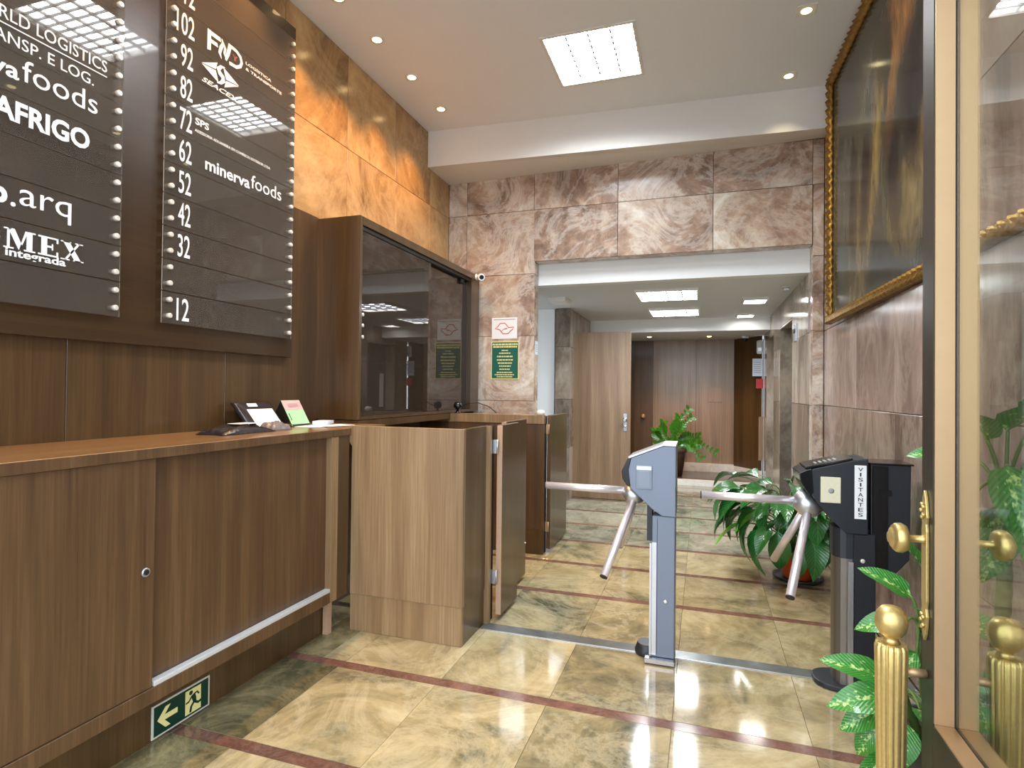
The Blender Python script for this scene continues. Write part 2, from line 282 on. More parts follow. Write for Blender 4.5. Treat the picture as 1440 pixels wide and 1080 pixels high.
def lathe(bm, prof, c, axis=(0, 0, 1), n=24, flute=None, smooth=True):
    """prof: (radius, height) pairs along axis from centre c"""
    u, w, d = frame_of(axis); c = Vector(c); rings = []
    for r, h in prof:
        ring = []
        for j in range(n):
            a = 6.28318 * j / n; rr = max(r, 1e-4) * (flute(a, h) if flute else 1)
            ring.append(bm.verts.new(c + d * h + (u * math.cos(a) + w * math.sin(a)) * rr))
        rings.append(ring)
    for a, b in zip(rings, rings[1:]):
        for j in range(n):
            f = bm.faces.new((a[j], a[(j + 1) % n], b[(j + 1) % n], b[j])); f.smooth = smooth
    bm.faces.new(rings[0][::-1]); bm.faces.new(rings[-1])
    bmesh.ops.recalc_face_normals(bm, faces=bm.faces[:])
    return bm
def thing(name, label, cat, loc, group=None, kind=None):
    o = bpy.data.objects.new(name, None); COL.objects.link(o); o.location = loc; o.empty_display_size = 0.05
    o['label'] = label; o['category'] = cat
    if group: o['group'] = group
    if kind: o['kind'] = kind
    OFF[o.name] = Vector(loc); return o
def obj(name, bm, m, parent=None, label=None, kind=None, cat=None, group=None, base=None):
    """link a bmesh built in world coordinates as one object (local to its parent, or to its own base point)"""
    me = bpy.data.meshes.new(name)
    off = OFF[parent.name] if parent else (Vector(base) if base is not None else Vector((0, 0, 0)))
    bm.to_mesh(me); bm.free()
    if off.length: me.transform(Matrix.Translation(-off))
    for x in (m if isinstance(m, (list, tuple)) else [m]): me.materials.append(M[x])
    o = bpy.data.objects.new(name, me); COL.objects.link(o)
    if parent: o.parent = parent
    else: o.location = off
    OFF[o.name] = off
    if label: o['label'] = label
    if kind: o['kind'] = kind
    if cat: o['category'] = cat
    if group: o['group'] = group
    return o
def bpart(name, parent, m, *b, bev=0.0, label=None):
    return obj(name, box(BM(), *b, bev=bev), m, parent, label)
def inst(src, parent, loc):
    o = src.copy(); COL.objects.link(o); o.parent = parent; o.location = loc; return o

class Flat:
    """flat lettering and marks on a plane: origin, right, up; a hair of thickness along the normal"""
    def __init__(s, o, U, V, t=0.0012):
        s.o, s.U, s.V = Vector(o), Vector(U), Vector(V); s.N = s.U.cross(s.V); s.t = t; s.bm = BM()
    def P(s, u, v, t=0): return s.o + s.U * u + s.V * v + s.N * t
    def poly(s, pts, lift=0):
        a = [s.bm.verts.new(s.P(u, v, lift)) for u, v in pts]; b = [s.bm.verts.new(s.P(u, v, lift + s.t)) for u, v in pts]
        n = len(pts); fs = [s.bm.faces.new(a[::-1]), s.bm.faces.new(b)]
        for i in range(n): fs.append(s.bm.faces.new((a[i], a[(i + 1) % n], b[(i + 1) % n], b[i])))
        bmesh.ops.recalc_face_normals(s.bm, faces=fs); return s
    def stroke(s, pts, w, closed=False, lift=0):
        p = [Vector(q) for q in pts]; n = len(p); ws = w if isinstance(w, (list, tuple)) else [w] * n
        Lf, Rt = [], []
        for i in range(n):
            a = p[(i - 1) % n] if closed or i else p[i]; b = p[(i + 1) % n] if closed or i < n - 1 else p[i]
            d = (b - a).normalized(); q = Vector((-d.y, d.x)) * ws[i] / 2; Lf.append(p[i] + q); Rt.append(p[i] - q)
        for i in range(n if closed else n - 1):
            j = (i + 1) % n; s.poly([Lf[i], Rt[i], Rt[j], Lf[j]], lift)
        return s
    def rect(s, u0, u1, v0, v1, lift=0): return s.poly([(u0, v0), (u1, v0), (u1, v1), (u0, v1)], lift)
    def text(s, txt, u0, u1, v0, v1, bold=0.0, shear=0.0, lift=0):
        c = bpy.data.curves.new('t', 'FONT'); c.body = txt; c.offset = bold; c.shear = shear; c.resolution_u = 3
        o = bpy.data.objects.new('t', c); COL.objects.link(o)
        me = bpy.data.meshes.new_from_object(o.evaluated_get(bpy.context.evaluated_depsgraph_get()))
        bpy.data.objects.remove(o); bpy.data.curves.remove(c)
        xs = [v.co.x for v in me.vertices]; ys = [v.co.y for v in me.vertices]
        ax, ay = min(xs), min(ys); sx, sy = (u1 - u0) / (max(xs) - ax), (v1 - v0) / (max(ys) - ay)
        me.transform(Matrix(((sx, 0, 0, u0 - ax * sx), (0, sy, 0, v0 - ay * sy), (0, 0, 1, 0), (0, 0, 0, 1))))
        vs = [s.bm.verts.new(s.P(v.co.x, v.co.y, lift + s.t)) for v in me.vertices]
        fs = []
        for f in me.polygons:
            try: fs.append(s.bm.faces.new([vs[i] for i in f.vertices]))
            except ValueError: pass
        bpy.data.meshes.remove(me)
        if fs:
            if fs[0].normal.dot(s.N) < 0 and fs[0].calc_area() >= 0: pass
            r = bmesh.ops.extrude_face_region(s.bm, geom=fs)
            bmesh.ops.translate(s.bm, vec=-s.N * s.t * 0.9, verts=[g for g in r['geom'] if isinstance(g, bmesh.types.BMVert)])
        return s
    def done(s, name, m, parent, label=None): return obj(name, s.bm, m, parent, label)

def structure(name, bm, m, label=None):
    o = obj(name, bm, m); o['kind'] = 'structure'
    if label: o['label'] = label
    return o
def tile_grid(parent, m, us, vs, f, thick, gap=0.004, name='stone_tile', skip=None):
    """flat pieces between consecutive joints; f(u, v, t) maps to 3-D, t=0 is the visible face"""
    for i in range(len(us) - 1):
        for j in range(len(vs) - 1):
            if skip and skip(us[i], us[i + 1], vs[j], vs[j + 1]): continue
            e = 0.002 if thick > 0.012 else 0.0006; u0, u1, v0, v1 = us[i] + gap / 2, us[i + 1] - gap / 2, vs[j] + gap / 2, vs[j + 1] - gap / 2
            if u1 - u0 < 0.01 or v1 - v0 < 0.01: continue
            lift = random.uniform(-0.0008, 0.0008) * (1 if thick > 0.012 else 0.3); bm = BM()
            a = [bm.verts.new(f(u, v, thick)) for u, v in ((u0, v0), (u1, v0), (u1, v1), (u0, v1))]
            b = [bm.verts.new(f(u, v, e * 0.75 + lift)) for u, v in ((u0, v0), (u1, v0), (u1, v1), (u0, v1))]
            c = [bm.verts.new(f(u, v, lift)) for u, v in ((u0 + e, v0 + e), (u1 - e, v0 + e), (u1 - e, v1 - e), (u0 + e, v1 - e))]
            bm.faces.new(a)
            for p, q in ((a, b), (b, c)):
                for k in range(4): bm.faces.new((p[k], p[(k + 1) % 4], q[(k + 1) % 4], q[k]))
            bm.faces.new(c[::-1]); bmesh.ops.recalc_face_normals(bm, faces=bm.faces[:])
            obj(name, bm, m, parent)

# ================================================================== SETTING
XL, XR, YW, ZC = -2.438, 0.945, 5.30, 3.75
HR, HC = 0.85, 2.38
# floor
bm = BM(); box(bm, -3.4, 1.2, 0.5, 10.2, -0.15, -0.012)
floor = structure('floor', bm, 'grout', 'polished stone lobby floor crossed by dark red strips')
xs = [-2.19, -1.67, -1.15, -0.63, -0.11, 0.41, 0.94]
ys = [1.125 + 0.675 * k for k in range(12)]
SW = 0.06
for k, y in enumerate(ys):
    y1 = y + 0.675
    x_r = 0.94 if y < 5.2 else 0.845
    X = [x for x in xs if x < x_r - 0.05] + [x_r]
    if y > 5.2: X = [-3.2, -2.71] + X
    tile_grid(floor, 'floor_hall' if y > 5.1 else 'floor', X, [y + 0.002, min(y1 - SW, 8.75)], XY if False else (lambda u, v, t: (u, v, -t)), 0.011, gap=0.0016, name='stone_slab')
    if y1 < 8.7 and abs(y1 - 3.15) > 0.01:
        bpart('red_strip', floor, 'strip', -2.0 if y < 5 else -3.2, x_r, y1 - SW, y1 - 0.001, -0.011, 0.0003)
for y in (1.125, 1.8, 2.475):
    bpart('border_slab', floor, 'floor_dark', -1.985, -1.80 if y > 2 else -1.672, y + 0.003, y + 0.673 - SW, -0.011, 0.0012)
bpart('steel_threshold', floor, 'threshold', -1.19, 0.94, 3.062, 3.15, -0.011, 0.004, bev=0.0015, label='worn grey channel set across the floor under the turnstiles')
bpart('threshold_edge', floor, 'alum', -1.19, 0.94, 3.057, 3.0615, -0.011, 0.0045)
# ceiling with two openings for the louvred lights
FX = ((-1.05, -0.45, 3.77, 4.39), (-1.05, -0.45, 2.46, 3.08))
bm = BM()
cx = [-2.6, -1.05, -0.45, 1.1]; cyy = [0.85, 2.46, 3.08, 3.77, 4.39, 5.32]
for i in range(3):
    for j in range(5):
        if i == 1 and j in (1, 3): continue
        box(bm, cx[i], cx[i + 1], cyy[j], cyy[j + 1], ZC, ZC + 0.05)
bmesh.ops.remove_doubles(bm, verts=bm.verts[:], dist=1e-5)
structure('ceiling', bm, 'ceil', 'smooth off-white lobby ceiling')
# drop beam in front of the facing wall (not quite parallel to it)
bm = BM()
hexa(bm, [(XL - 0.02, 4.82, 3.418), (XR + 0.02, 5.0, 3.417), (XR + 0.02, 5.3, 3.464), (XL - 0.02, 5.3, 3.414), (XL - 0.02, 4.82, ZC), (XR + 0.02, 5.0, ZC), (XR + 0.02, 5.3, ZC), (XL - 0.02, 5.3, ZC)])
structure('trim_1', bm, 'white', 'white drop beam across the lobby ceiling before the stone wall')
# left wall
wl = structure('wall_left', box(BM(), -2.6, -2.457, 0.85, 5.5, -0.1, ZC), 'grout', 'lobby wall of warm stone tiles over walnut panelling')
tile_grid(wl, 'stone_warm', [0.86, 1.57, 2.23, 2.89, 3.548, 4.231, 4.874, 5.3], [2.473, 3.08, 3.749], lambda u, v, t: (XL - t, u, v), 0.017)
for a, b in ((0.86, 1.62), (1.62, 2.42), (2.42, 3.19)):
    bpart('wood_panel', wl, 'wood_dark', -2.456, -2.40, a + 0.0015, b - 0.0015, 0.0, 2.47, bev=0.001)
# facing wall with the wide opening
OX0, OX1 = -1.533, 0.860
bm = BM()
box(bm, -2.6, OX0 - 0.018, 5.318, 5.44, -0.1, ZC); box(bm, OX0 - 0.018, OX1 + 0.018, 5.318, 5.44, 2.605, ZC); box(bm, OX1 + 0.018, 1.1, 5.318, 5.44, -0.1, ZC)
bmesh.ops.remove_doubles(bm, verts=bm.verts[:], dist=1e-5)
wb = structure('wall_back', bm, 'grout', 'pink quartzite wall with the wide opening into the lift hall')
fB = lambda u, v, t: (u, YW + t, v)
tile_grid(wb, 'stone_pink', [XL, -2.24, -1.546, -0.747, 0.078, 0.857, 0.943], [3.085, 3.46], fB, 0.017)
tile_grid(wb, 'stone_pink', [-1.546, -0.747, 0.078, 0.857], [2.588, 3.085], fB, 0.017)
tile_grid(wb, 'stone_pink', [XL, -2.24, OX0], [0.0, 0.62, 1.25, 1.877, 2.473, 3.085], fB, 0.017)
tile_grid(wb, 'stone_pink', [OX1, 0.943], [0.0, 0.63, 1.255, 1.865, 2.49, 3.085], fB, 0.017)
jz = [0.0, 0.62, 1.25, 1.877, 2.473, 2.585]
for z0, z1 in zip(jz, jz[1:]):
    bpart('jamb_tile', wb, 'stone_pink', OX0 - 0.017, OX0, YW + 0.019, 5.44, z0 + 0.002, z1 - 0.002)
    bpart('jamb_tile', wb, 'stone_pink', OX1, OX1 + 0.017, YW + 0.019, 5.44, z0 + 0.002, z1 - 0.002)
for a, b in ((OX0, -0.747), (-0.747, 0.078), (0.078, OX1)):
    bpart('lintel_tile', wb, 'stone_pink', a + 0.002, b - 0.002, YW + 0.019, 5.44, 2.587, 2.604)
# right wall
wr = structure('wall_right', box(BM(), 0.964, 1.1, 0.85, 5.5, -0.1, ZC), 'grout_pale', 'lobby wall of brown streaked stone slabs')
tile_grid(wr, 'stone_right', [0.86, 1.9, 2.75, 3.46, 4.25, 5.298], [0.0, 0.63, 1.255, 1.865, 2.49, 3.085, 3.749], lambda u, v, t: (XR + t, u, v), 0.017)
# front wall around the wide street entrance, pavement outside
bm = BM(); box(bm, -2.6, -2.05, 0.75, 0.86, -0.1, ZC); box(bm, -2.05, 1.1, 0.75, 0.86, 3.2, ZC)
structure('wall_front', bm, 'stone_right', 'stone front wall around the street entrance')
structure('pavement', box(BM(), -8, 6, -8, 0.5, -0.15, -0.01), 'pavement', 'grey street pavement outside the entrance')
# ---- lift hall behind the opening
structure('trim_2', box(BM(), -3.4, HR + 0.15, 5.441, 5.56, HC, 2.72), 'white_cool', 'white fascia above the hall ceiling behind the opening')
structure('ceiling_hall', box(BM(), -3.4, 1.1, 5.56, 8.38, HC, HC + 0.05), 'ceil_hall', 'plain grey-white ceiling of the lift hall')
structure('trim_3', box(BM(), -3.4, HR, 8.38, 8.46, 2.20, HC + 0.05), 'white_cool', 'white fascia dropping to the low ceiling over the platform')
structure('ceiling_platform', box(BM(), -3.4, 1.1, 8.46, 10.0, 2.20, 2.25), 'ceil_hall', 'low ceiling strip over the raised platform')
structure('wall_hall_left', box(BM(), -3.4, -1.77, 7.05, 7.15, -0.012, HC), 'white_cool', 'white wall beside the grey stone pillar')
structure('wall_hall_end', box(BM(), -3.5, -3.4, 5.3, 10.0, -0.1, 2.7), 'white', 'white end wall of the side passage')
p = structure('pillar', box(BM(), -1.748, -1.585, 7.02, 8.38, 0.0, HC), 'grout', 'grey veined stone pillar beside the open wooden door')
tile_grid(p, 'stone_hall', [-1.75, -1.56], [0.0, 0.65, 1.25, 1.9, HC - 0.002], lambda u, v, t: (u, 7.0 + t, v), 0.019)
tile_grid(p, 'stone_hall', [7.0, 7.7, 8.38], [0.0, 0.65, 1.25, 1.9, HC - 0.002], lambda u, v, t: (-1.565 - t, u, v), 0.018)
# hall right wall with two lift openings
wh = None
EL = ((6.38, 7.30), (7.95, 8.80))
bm = BM()
yy = [5.44, 6.36, 7.32, 7.93, 8.82, 9.25]; ELW = ((6.36, 7.32), (7.93, 8.82))
for a, b in zip(yy, yy[1:]):
    z0 = 2.11 if (a, b) in ELW else -0.012
    box(bm, HR + 0.018, 1.16, a, b, z0, HC + 0.3)
bmesh.ops.remove_doubles(bm, verts=bm.verts[:], dist=1e-5)
wh = structure('wall_hall_right', bm, 'grout', 'stone wall of the lift hall with two lift doorways')
fH = lambda u, v, t: (HR + t, u, v)
tile_grid(wh, 'stone_hall', [5.442, 6.362], [0, 0.63, 1.255, 1.865, HC], fH, 0.017)
tile_grid(wh, 'stone_hall', [7.32, 7.93], [0, 0.63, 1.255, 1.865, HC], fH, 0.017)
tile_grid(wh, 'stone_hall', [8.82, 9.25], [0.1, 1.0, 1.865, HC], fH, 0.017)
tile_grid(wh, 'stone_hall', [6.36, 7.32, 7.93, 8.82], [2.11, HC], fH, 0.017, skip=lambda a, b, c, d: abs(a - 7.32) < 0.01)
for a, b in EL:
    bpart('jamb_stone', wh, 'stone_hall', HR, 1.10, b, b + 0.0175, 0.0, 2.09); bpart('jamb_stone', wh, 'stone_hall', HR, 1.10, a - 0.0175, a, 0.0, 2.09)
    bpart('head_stone', wh, 'stone_hall', HR, 1.10, a, b, 2.09, 2.108)
    m_ = (a + b) / 2
    bpart('lift_door', wh, 'lift_steel', 1.02, 1.045, a, m_ - 0.003, 0.0, 2.09); bpart('lift_door', wh, 'lift_steel', 1.02, 1.045, m_ + 0.003, b, 0.0, 2.09)
    bpart('lift_notice', wh, 'paper', 1.012, 1.0195, b - 0.20, b - 0.08, 1.05, 1.62, label='white printed strip on the lift door')
# platform, back wall, angled dark panel
structure('platform_step', box(BM(), -1.56, HR - 0.002, 8.78, 9.9, -0.012, 0.082), 'tread', 'raised dark stone platform at the back of the hall')
structure('trim_4', box(BM(), -1.56, HR - 0.002, 8.755, 8.80, 0.0, 0.088), 'marble', 'white marble riser edging the platform')
wbk = structure('wall_hall_back', box(BM(), -3.4, 1.1, 9.83, 9.95, -0.1, 2.25), 'void', 'wood panelled wall behind the platform')
for a, b, mm in ((-3.3, -1.9, 'wood_hall'), (-1.9, -1.09, 'wood_dark'), (-1.09, -0.78, 'wood'), (-0.78, -0.10, 'wood_hall'), (-0.10, 0.475, 'wood_hall')):
    bpart('wood_panel', wbk, mm, a + 0.002, b - 0.002, 9.80, 9.829, 0.082, 2.20)
q = obj('dark_panel', hexa(BM(), [(0.475, 9.78, 0.082), (0.835, 9.26, 0.082), (0.845, 9.30, 0.082), (0.485, 9.82, 0.082), (0.475, 9.78, 2.2), (0.835, 9.26, 2.2), (0.845, 9.30, 2.2), (0.485, 9.82, 2.2)]), 'wood_dark', wbk)  # dark wood, with its shade also put into the veneer tone
structure('baseboard_back', box(BM(), -1.56, 0.475, 9.765, 9.80, 0.082, 0.215), 'marble', 'white marble skirting along the platform wall')
structure('baseboard_side', hexa(BM(), [(0.475, 9.745, 0.082), (0.815, 9.245, 0.082), (0.833, 9.257, 0.082), (0.475, 9.775, 0.082), (0.475, 9.745, 0.2), (0.815, 9.245, 0.2), (0.833, 9.257, 0.2), (0.475, 9.775, 0.2)]), 'marble', 'white marble skirting under the dark angled panel')
# hall door standing open
d1 = thing('door_1', 'brown veneered hall door standing open beside the stone pillar', 'door', (-1.2, 7.25, 0), kind='structure')
bpart('door_leaf', d1, 'wood_hall', -1.57, -0.846, 7.235, 7.275, 0.008, 2.095, bev=0.002)
bm = BM(); box(bm, -0.93, -0.885, 7.226, 7.234, 0.86, 1.08, bev=0.002); lp = obj('lock_plate', bm, 'steel', d1)
bm = BM(); lathe(bm, [(0.012, 0), (0.012, 0.03), (0.026, 0.035), (0.028, 0.05), (0.016, 0.062)], (-0.907, 7.228, 1.0), (0, -1, 0), 14); obj('knob', bm, 'steel', lp)
bm = BM(); lathe(bm, [(0.016, 0), (0.016, 0.012), (0.008, 0.016)], (-0.907, 7.228, 0.92), (0, -1, 0), 12); obj('key_cylinder', bm, 'steel', lp)

# ================================================================== LIGHTS
def louvre_light(x0, x1, y0, y1, z, label, m='diff', nl=9, nc=4, group=None):
    t = thing('ceiling_light', label, 'light', ((x0 + x1) / 2, (y0 + y1) / 2, z), group)
    bm = BM(); w = 0.022
    for b in ((x0 - w, x1 + w, y0 - w, y0), (x0 - w, x1 + w, y1, y1 + w), (x0 - w, x0, y0, y1), (x1, x1 + w, y0, y1)): box(bm, b[0], b[1], b[2], b[3], z - 0.008, z + 0.004)
    bmesh.ops.remove_doubles(bm, verts=bm.verts[:], dist=1e-5)
    obj('frame', bm, 'white', t)
    bm = BM(); zt = z + 0.040
    v = [bm.verts.new(p) for p in ((x0, y0, zt), (x0, y1, zt), (x1, y1, zt), (x1, y0, zt))]; bm.faces.new(v); obj('tube_panel', bm, m, t)
    bm = BM(); box(bm, x0 + 0.001, x0 + 0.003, y0 + 0.004, y1 - 0.004, z + 0.0005, zt - 0.001); box(bm, x1 - 0.003, x1 - 0.001, y0 + 0.004, y1 - 0.004, z + 0.0005, zt - 0.001); box(bm, x0 + 0.001, x1 - 0.001, y0 + 0.001, y0 + 0.003, z + 0.0005, zt - 0.001); box(bm, x0 + 0.001, x1 - 0.001, y1 - 0.003, y1 - 0.001, z + 0.0005, zt - 0.001)
    obj('housing', bm, 'white', t, kind='stuff')
    for k in range(nl - 1):
        y = y0 + (y1 - y0) * (k + 1) / nl; bpart('louvre_blade', t, 'louvre', x0, x1, y - 0.003, y + 0.003, z + 0.002, z + 0.020)
    for k in range(nc - 1):
        x = x0 + (x1 - x0) * (k + 1) / nc; bpart('cross_blade', t, 'louvre', x - 0.004, x + 0.004, y0, y1, z + 0.002, z + 0.024)
    return t
louvre_light(*FX[0], ZC, 'bright square louvred light in the lobby ceiling above the turnstiles')
louvre_light(*FX[1], ZC, 'square louvred light in the lobby ceiling toward the street entrance')
# hall: surface mounted panels
def panel_light(x0, x1, y0, y1, z, label, m, n):
    t = thing('ceiling_light', label, 'light', ((x0 + x1) / 2, (y0 + y1) / 2, z))
    bm = BM(); w = 0.02; h = 0.03
    for b in ((x0 - w, x1 + w, y0 - w, y0), (x0 - w, x1 + w, y1, y1 + w), (x0 - w, x0, y0, y1), (x1, x1 + w, y0, y1)): box(bm, b[0], b[1], b[2], b[3], z - h, z)
    bmesh.ops.remove_doubles(bm, verts=bm.verts[:], dist=1e-5); obj('frame', bm, 'white', t)
    bm = BM(); zt = z - 0.006; v = [bm.verts.new(p) for p in ((x0, y0, zt), (x0, y1, zt), (x1, y1, zt), (x1, y0, zt))]; bm.faces.new(v); obj('tube_panel', bm, m, t)
    for k in range(n):
        x = x0 + (x1 - x0) * (k + 1) / (n + 1); bpart('cross_blade', t, 'louvre', x - 0.004, x + 0.004, y0, y1, z - h + 0.002, z - 0.008)
    if n:
        for k in range(3):
            y = y0 + (y1 - y0) * (k + 1) / 4; bpart('louvre_blade', t, 'louvre', x0, x1, y - 0.002, y + 0.002, z - h + 0.002, z - 0.010)
    return t
panel_light(-0.645, -0.06, 5.93, 6.50, HC, 'louvred light in the hall ceiling just behind the white fascia', 'diff_hall', 3)
panel_light(-0.625, -0.055, 7.29, 7.85, HC, 'louvred light deep in the hall ceiling before the second fascia', 'diff_hall', 3)
panel_light(0.43, 0.65, 6.72, 6.97, HC, 'small square LED light in the hall ceiling near the first lift', 'led', 0)
panel_light(0.43, 0.62, 8.00, 8.22, HC, 'small square LED light in the hall ceiling near the far fascia', 'led', 0)
def downlight(x, y, z, label, warm, group, w=None):
    t = thing('downlight', label, 'light', (x, y, z), group)
    if warm:
        bm = BM(); lathe(bm, [(0.034, -0.006), (0.048, -0.006), (0.05, 0.0), (0.034, 0.0)], (x, y, z), n=20); obj('ring', bm, 'white', t)
    else:
        bm = BM(); box(bm, x - 0.058, x + 0.058, y - 0.058, y + 0.058, z - 0.006, z, bev=0.002); obj('square_plate', bm, 'white', t)
    bm = BM(); lathe(bm, [(0.031, -0.0075), (0.024, -0.012), (0.01, -0.014)], (x, y, z), n=16); obj('bulb', bm, 'bulb_warm' if warm else 'bulb_white', t)
    ld = bpy.data.lights.new('spot', 'SPOT'); ld.energy = w or (WARM_W if warm else WHITE_W); ld.color = WARM_C if warm else YEL_C
    ld.spot_size = math.radians(92); ld.spot_blend = 0.75; ld.shadow_soft_size = 0.025
    lo = bpy.data.objects.new('spot', ld); COL.objects.link(lo); lo.parent = t; lo.location = (0, 0, -0.03)
    return t
for y, lab in ((4.453, 'warm downlight nearest the white beam, over the stone corner'), (3.931, 'second warm downlight from the white beam'), (3.434, 'third warm downlight from the white beam, above the cabinet end'),
               (2.99, 'fourth warm downlight from the white beam, at the edge of the ceiling'), (2.45, 'warm downlight above the columns of the directory'), (1.9, 'warm downlight above the near directory column'), (1.35, 'warm downlight closest to the street entrance')):
    downlight(-2.135, y, ZC, lab, True, 'warm downlights along the directory wall')
for y, lab in ((4.756, 'yellowish downlight close to the beam on the painting side'), (3.972, 'yellowish square downlight before the painting'), (3.1, 'yellowish downlight above the turnstile with the visitor label'), (2.2, 'yellowish downlight above the glass door')):
    downlight(0.602, y, ZC, lab, False, 'yellowish downlights along the painting wall')
for x, y, lab in ((-0.78, 9.05, 'small warm downlight over the dark panels behind the hall door'), (0.09, 9.15, 'small warm downlight over the plant on the platform')):
    downlight(x, y, 2.20, lab, True, 'downlights over the platform', 38.0)

# ================================================================== DIRECTORY BOARD
db = thing('directory_board', 'large dark brown tenant directory board with smoked acrylic plates', 'directory', (-2.36, 1.75, 1.535))
bpart('backing_panel', db, 'board', -2.399, -2.36, 0.86, 2.89, 1.535, 3.535, bev=0.002)
bm = BM(); lathe(bm, [(0.0105, 0), (0.0105, 0.0195), (0.0118, 0.0255), (0.0118, 0.036), (0.009, 0.040)], (-2.36, 0, 0), (1, 0, 0), 12)
pin0 = None
PLX = (-2.340, -2.335)
def plate(y0, y1, k, cols):
    global pin0, bm
    z0, z1 = 1.64 + 0.15 * k + 0.0025, 1.64 + 0.15 * (k + 1) - 0.0025
    p = obj('acrylic_plate', box(BM(), PLX[0], PLX[1], y0, y1, z0, z1), ['acrylic', 'acrylic_lit_edge'], db)
    for q in p.data.polygons: q.material_index = 0 if abs(q.normal.x) > 0.5 else 1
    for y in (y0 + 0.035, y1 - 0.024):
        for dz in (-0.037, 0.037):
            z = (z0 + z1) / 2 + dz
            if pin0 is None:
                me = bpy.data.meshes.new('pin'); bm.to_mesh(me); bm.free(); me.materials.append(M['pin']); pin0 = me
            o = bpy.data.objects.new('pin', pin0); COL.objects.link(o); o.parent = p; o.location = Vector((0, y, z)) - OFF[p.name]
    return p
U, V = (0, 1, 0), (0, 0, 1)
FL = lambda: Flat((PLX[1] + 0.0004, 0, 0), U, V)
nums = {0: '12', 2: '32', 3: '42', 4: '52', 5: '62', 6: '72', 7: '82', 8: '92', 9: '102', 10: '112'}
PR = {}
for k in range(12):
    p = plate(1.985, 2.855, k, 0); PR[k] = p
    if k in nums:
        zb = 1.64 + 0.15 * k + 0.022; w = 0.068 if len(nums[k]) == 2 else 0.098
        y0 = 2.062 if len(nums[k]) == 2 else 2.037
        FL().text(nums[k], y0, y0 + w, zb, zb + 0.106, bold=0.004).done('number', 'ink_white', p)
PC = {k: plate(0.916, 1.786, k, 1) for k in range(12)}
# tenants' lettering, second column
f = FL(); f.text('minerva', 2.211, 2.505, 2.425, 2.483, bold=0.018); f.text('foods', 2.515, 2.75, 2.436, 2.508, bold=-0.002); f.done('lettering', 'ink_white', PR[5])
f = FL(); f.text('SPS', 2.149, 2.229, 2.622, 2.656, bold=0.02); f.text('ASSESSORIA ADUANEIRA EM COMÉRCIO EXTERIOR LTDA', 2.147, 2.657, 2.586, 2.603, bold=0.0); f.done('lettering', 'ink_white', PR[6])
f = FL()   # winged diamond emblem over slanted capitals
def em(pts): f.poly([(2.18 + 0.237 * a, 2.885 + 0.105 * b) for a, b in pts])
em([(0.0, 0.50), (0.40, 0.98), (0.36, 0.62)]); em([(0.0, 0.46), (0.36, 0.56), (0.44, 0.05)]); em([(1.0, 0.50), (0.60, 0.02), (0.64, 0.38)]); em([(1.0, 0.54), (0.64, 0.44), (0.56, 0.95)])
f.stroke([(2.18 + 0.237 * a, 2.885 + 0.105 * b) for a, b in ((0.60, 0.98), (0.50, 0.90), (0.43, 0.72), (0.47, 0.56), (0.55, 0.46), (0.57, 0.30), (0.50, 0.12), (0.40, 0.02))], [0.004, 0.016, 0.024, 0.024, 0.024, 0.024, 0.016, 0.004])
f.text('SEACEX', 2.182, 2.416, 2.850, 2.874, bold=0.015, shear=0.35); f.done('lettering', 'ink_white', PR[8])
f = FL()   # joined letters F, swoosh, D, and two small lines
a0, h0, ww, hh = 2.212, 3.022, 0.232, 0.104
g = lambda pts: [(a0 + ww * u, h0 + hh * v) for u, v in pts]
f.poly(g([(0, 0.0), (0.09, 0.05), (0.09, 0.98), (0, 1.0)])); f.poly(g([(0.09, 0.78), (0.36, 0.78), (0.34, 0.98), (0.09, 0.98)])); f.poly(g([(0.09, 0.42), (0.28, 0.42), (0.26, 0.60), (0.09, 0.60)]))
f.stroke(g([(0.38, 0.98), (0.42, 0.80), (0.36, 0.50), (0.33, 0.22), (0.38, 0.0)]), [0.004, 0.016, 0.02, 0.016, 0.003]); f.stroke(g([(0.43, 0.86), (0.48, 0.60), (0.46, 0.36), (0.52, 0.10)]), [0.003, 0.013, 0.014, 0.003])
f.stroke(g([(0.50, 0.08), (0.56, 0.45), (0.62, 1.0)]), [0.012, 0.02, 0.022])
f.stroke(g([(0.64, 0.93), (0.80, 0.90), (0.92, 0.74), (0.96, 0.50), (0.92, 0.26), (0.80, 0.09), (0.60, 0.06)]), 0.017)
f.text('LOGÍSTICA', 2.463, 2.655, 3.083, 3.101, bold=0.012); f.text('& TRANSPORTE', 2.463, 2.74, 3.052, 3.067, bold=0.012); f.done('lettering', 'ink_white', PR[9])
f = FL(); f.stroke(g([(0.70, 0.62), (0.76, 0.50), (0.82, 0.62)]), 0.008); f.stroke(g([(0.76, 0.52), (0.76, 0.34)]), 0.012); f.done('red_mark', 'dull_red', PR[9], 'small red mark inside the round letter')
# tenants' lettering, first column
f = FL(); f.text('minerva', 1.075, 1.395, 2.440, 2.498, bold=0.018); f.text('foods', 1.405, 1.677, 2.447, 2.528, bold=-0.002); f.done('lettering', 'ink_white', PC[5])
f = FL(); f.text('WORLD LOGISTICS', 1.22, 1.713, 2.637, 2.683, bold=0.0); f.rect(1.20, 1.713, 2.6185, 2.6225); f.text('TRANSP. E LOG.', 1.245, 1.66, 2.557, 2.599, bold=0.0); f.done('lettering', 'ink_white', PC[6])
f = FL(); f.text('AFRIGO', 1.315, 1.648, 2.288, 2.366, bold=0.03); f.done('lettering', 'ink_white', PC[4])
f = FL(); f.text('o', 1.315, 1.366, 1.988, 2.046, bold=0.05); f.text('.', 1.376, 1.392, 1.986, 2.002, bold=0.02); f.text('arq', 1.404, 1.583, 1.972, 2.058, bold=-0.004); f.done('lettering', 'ink_white', PC[2])
f = FL()
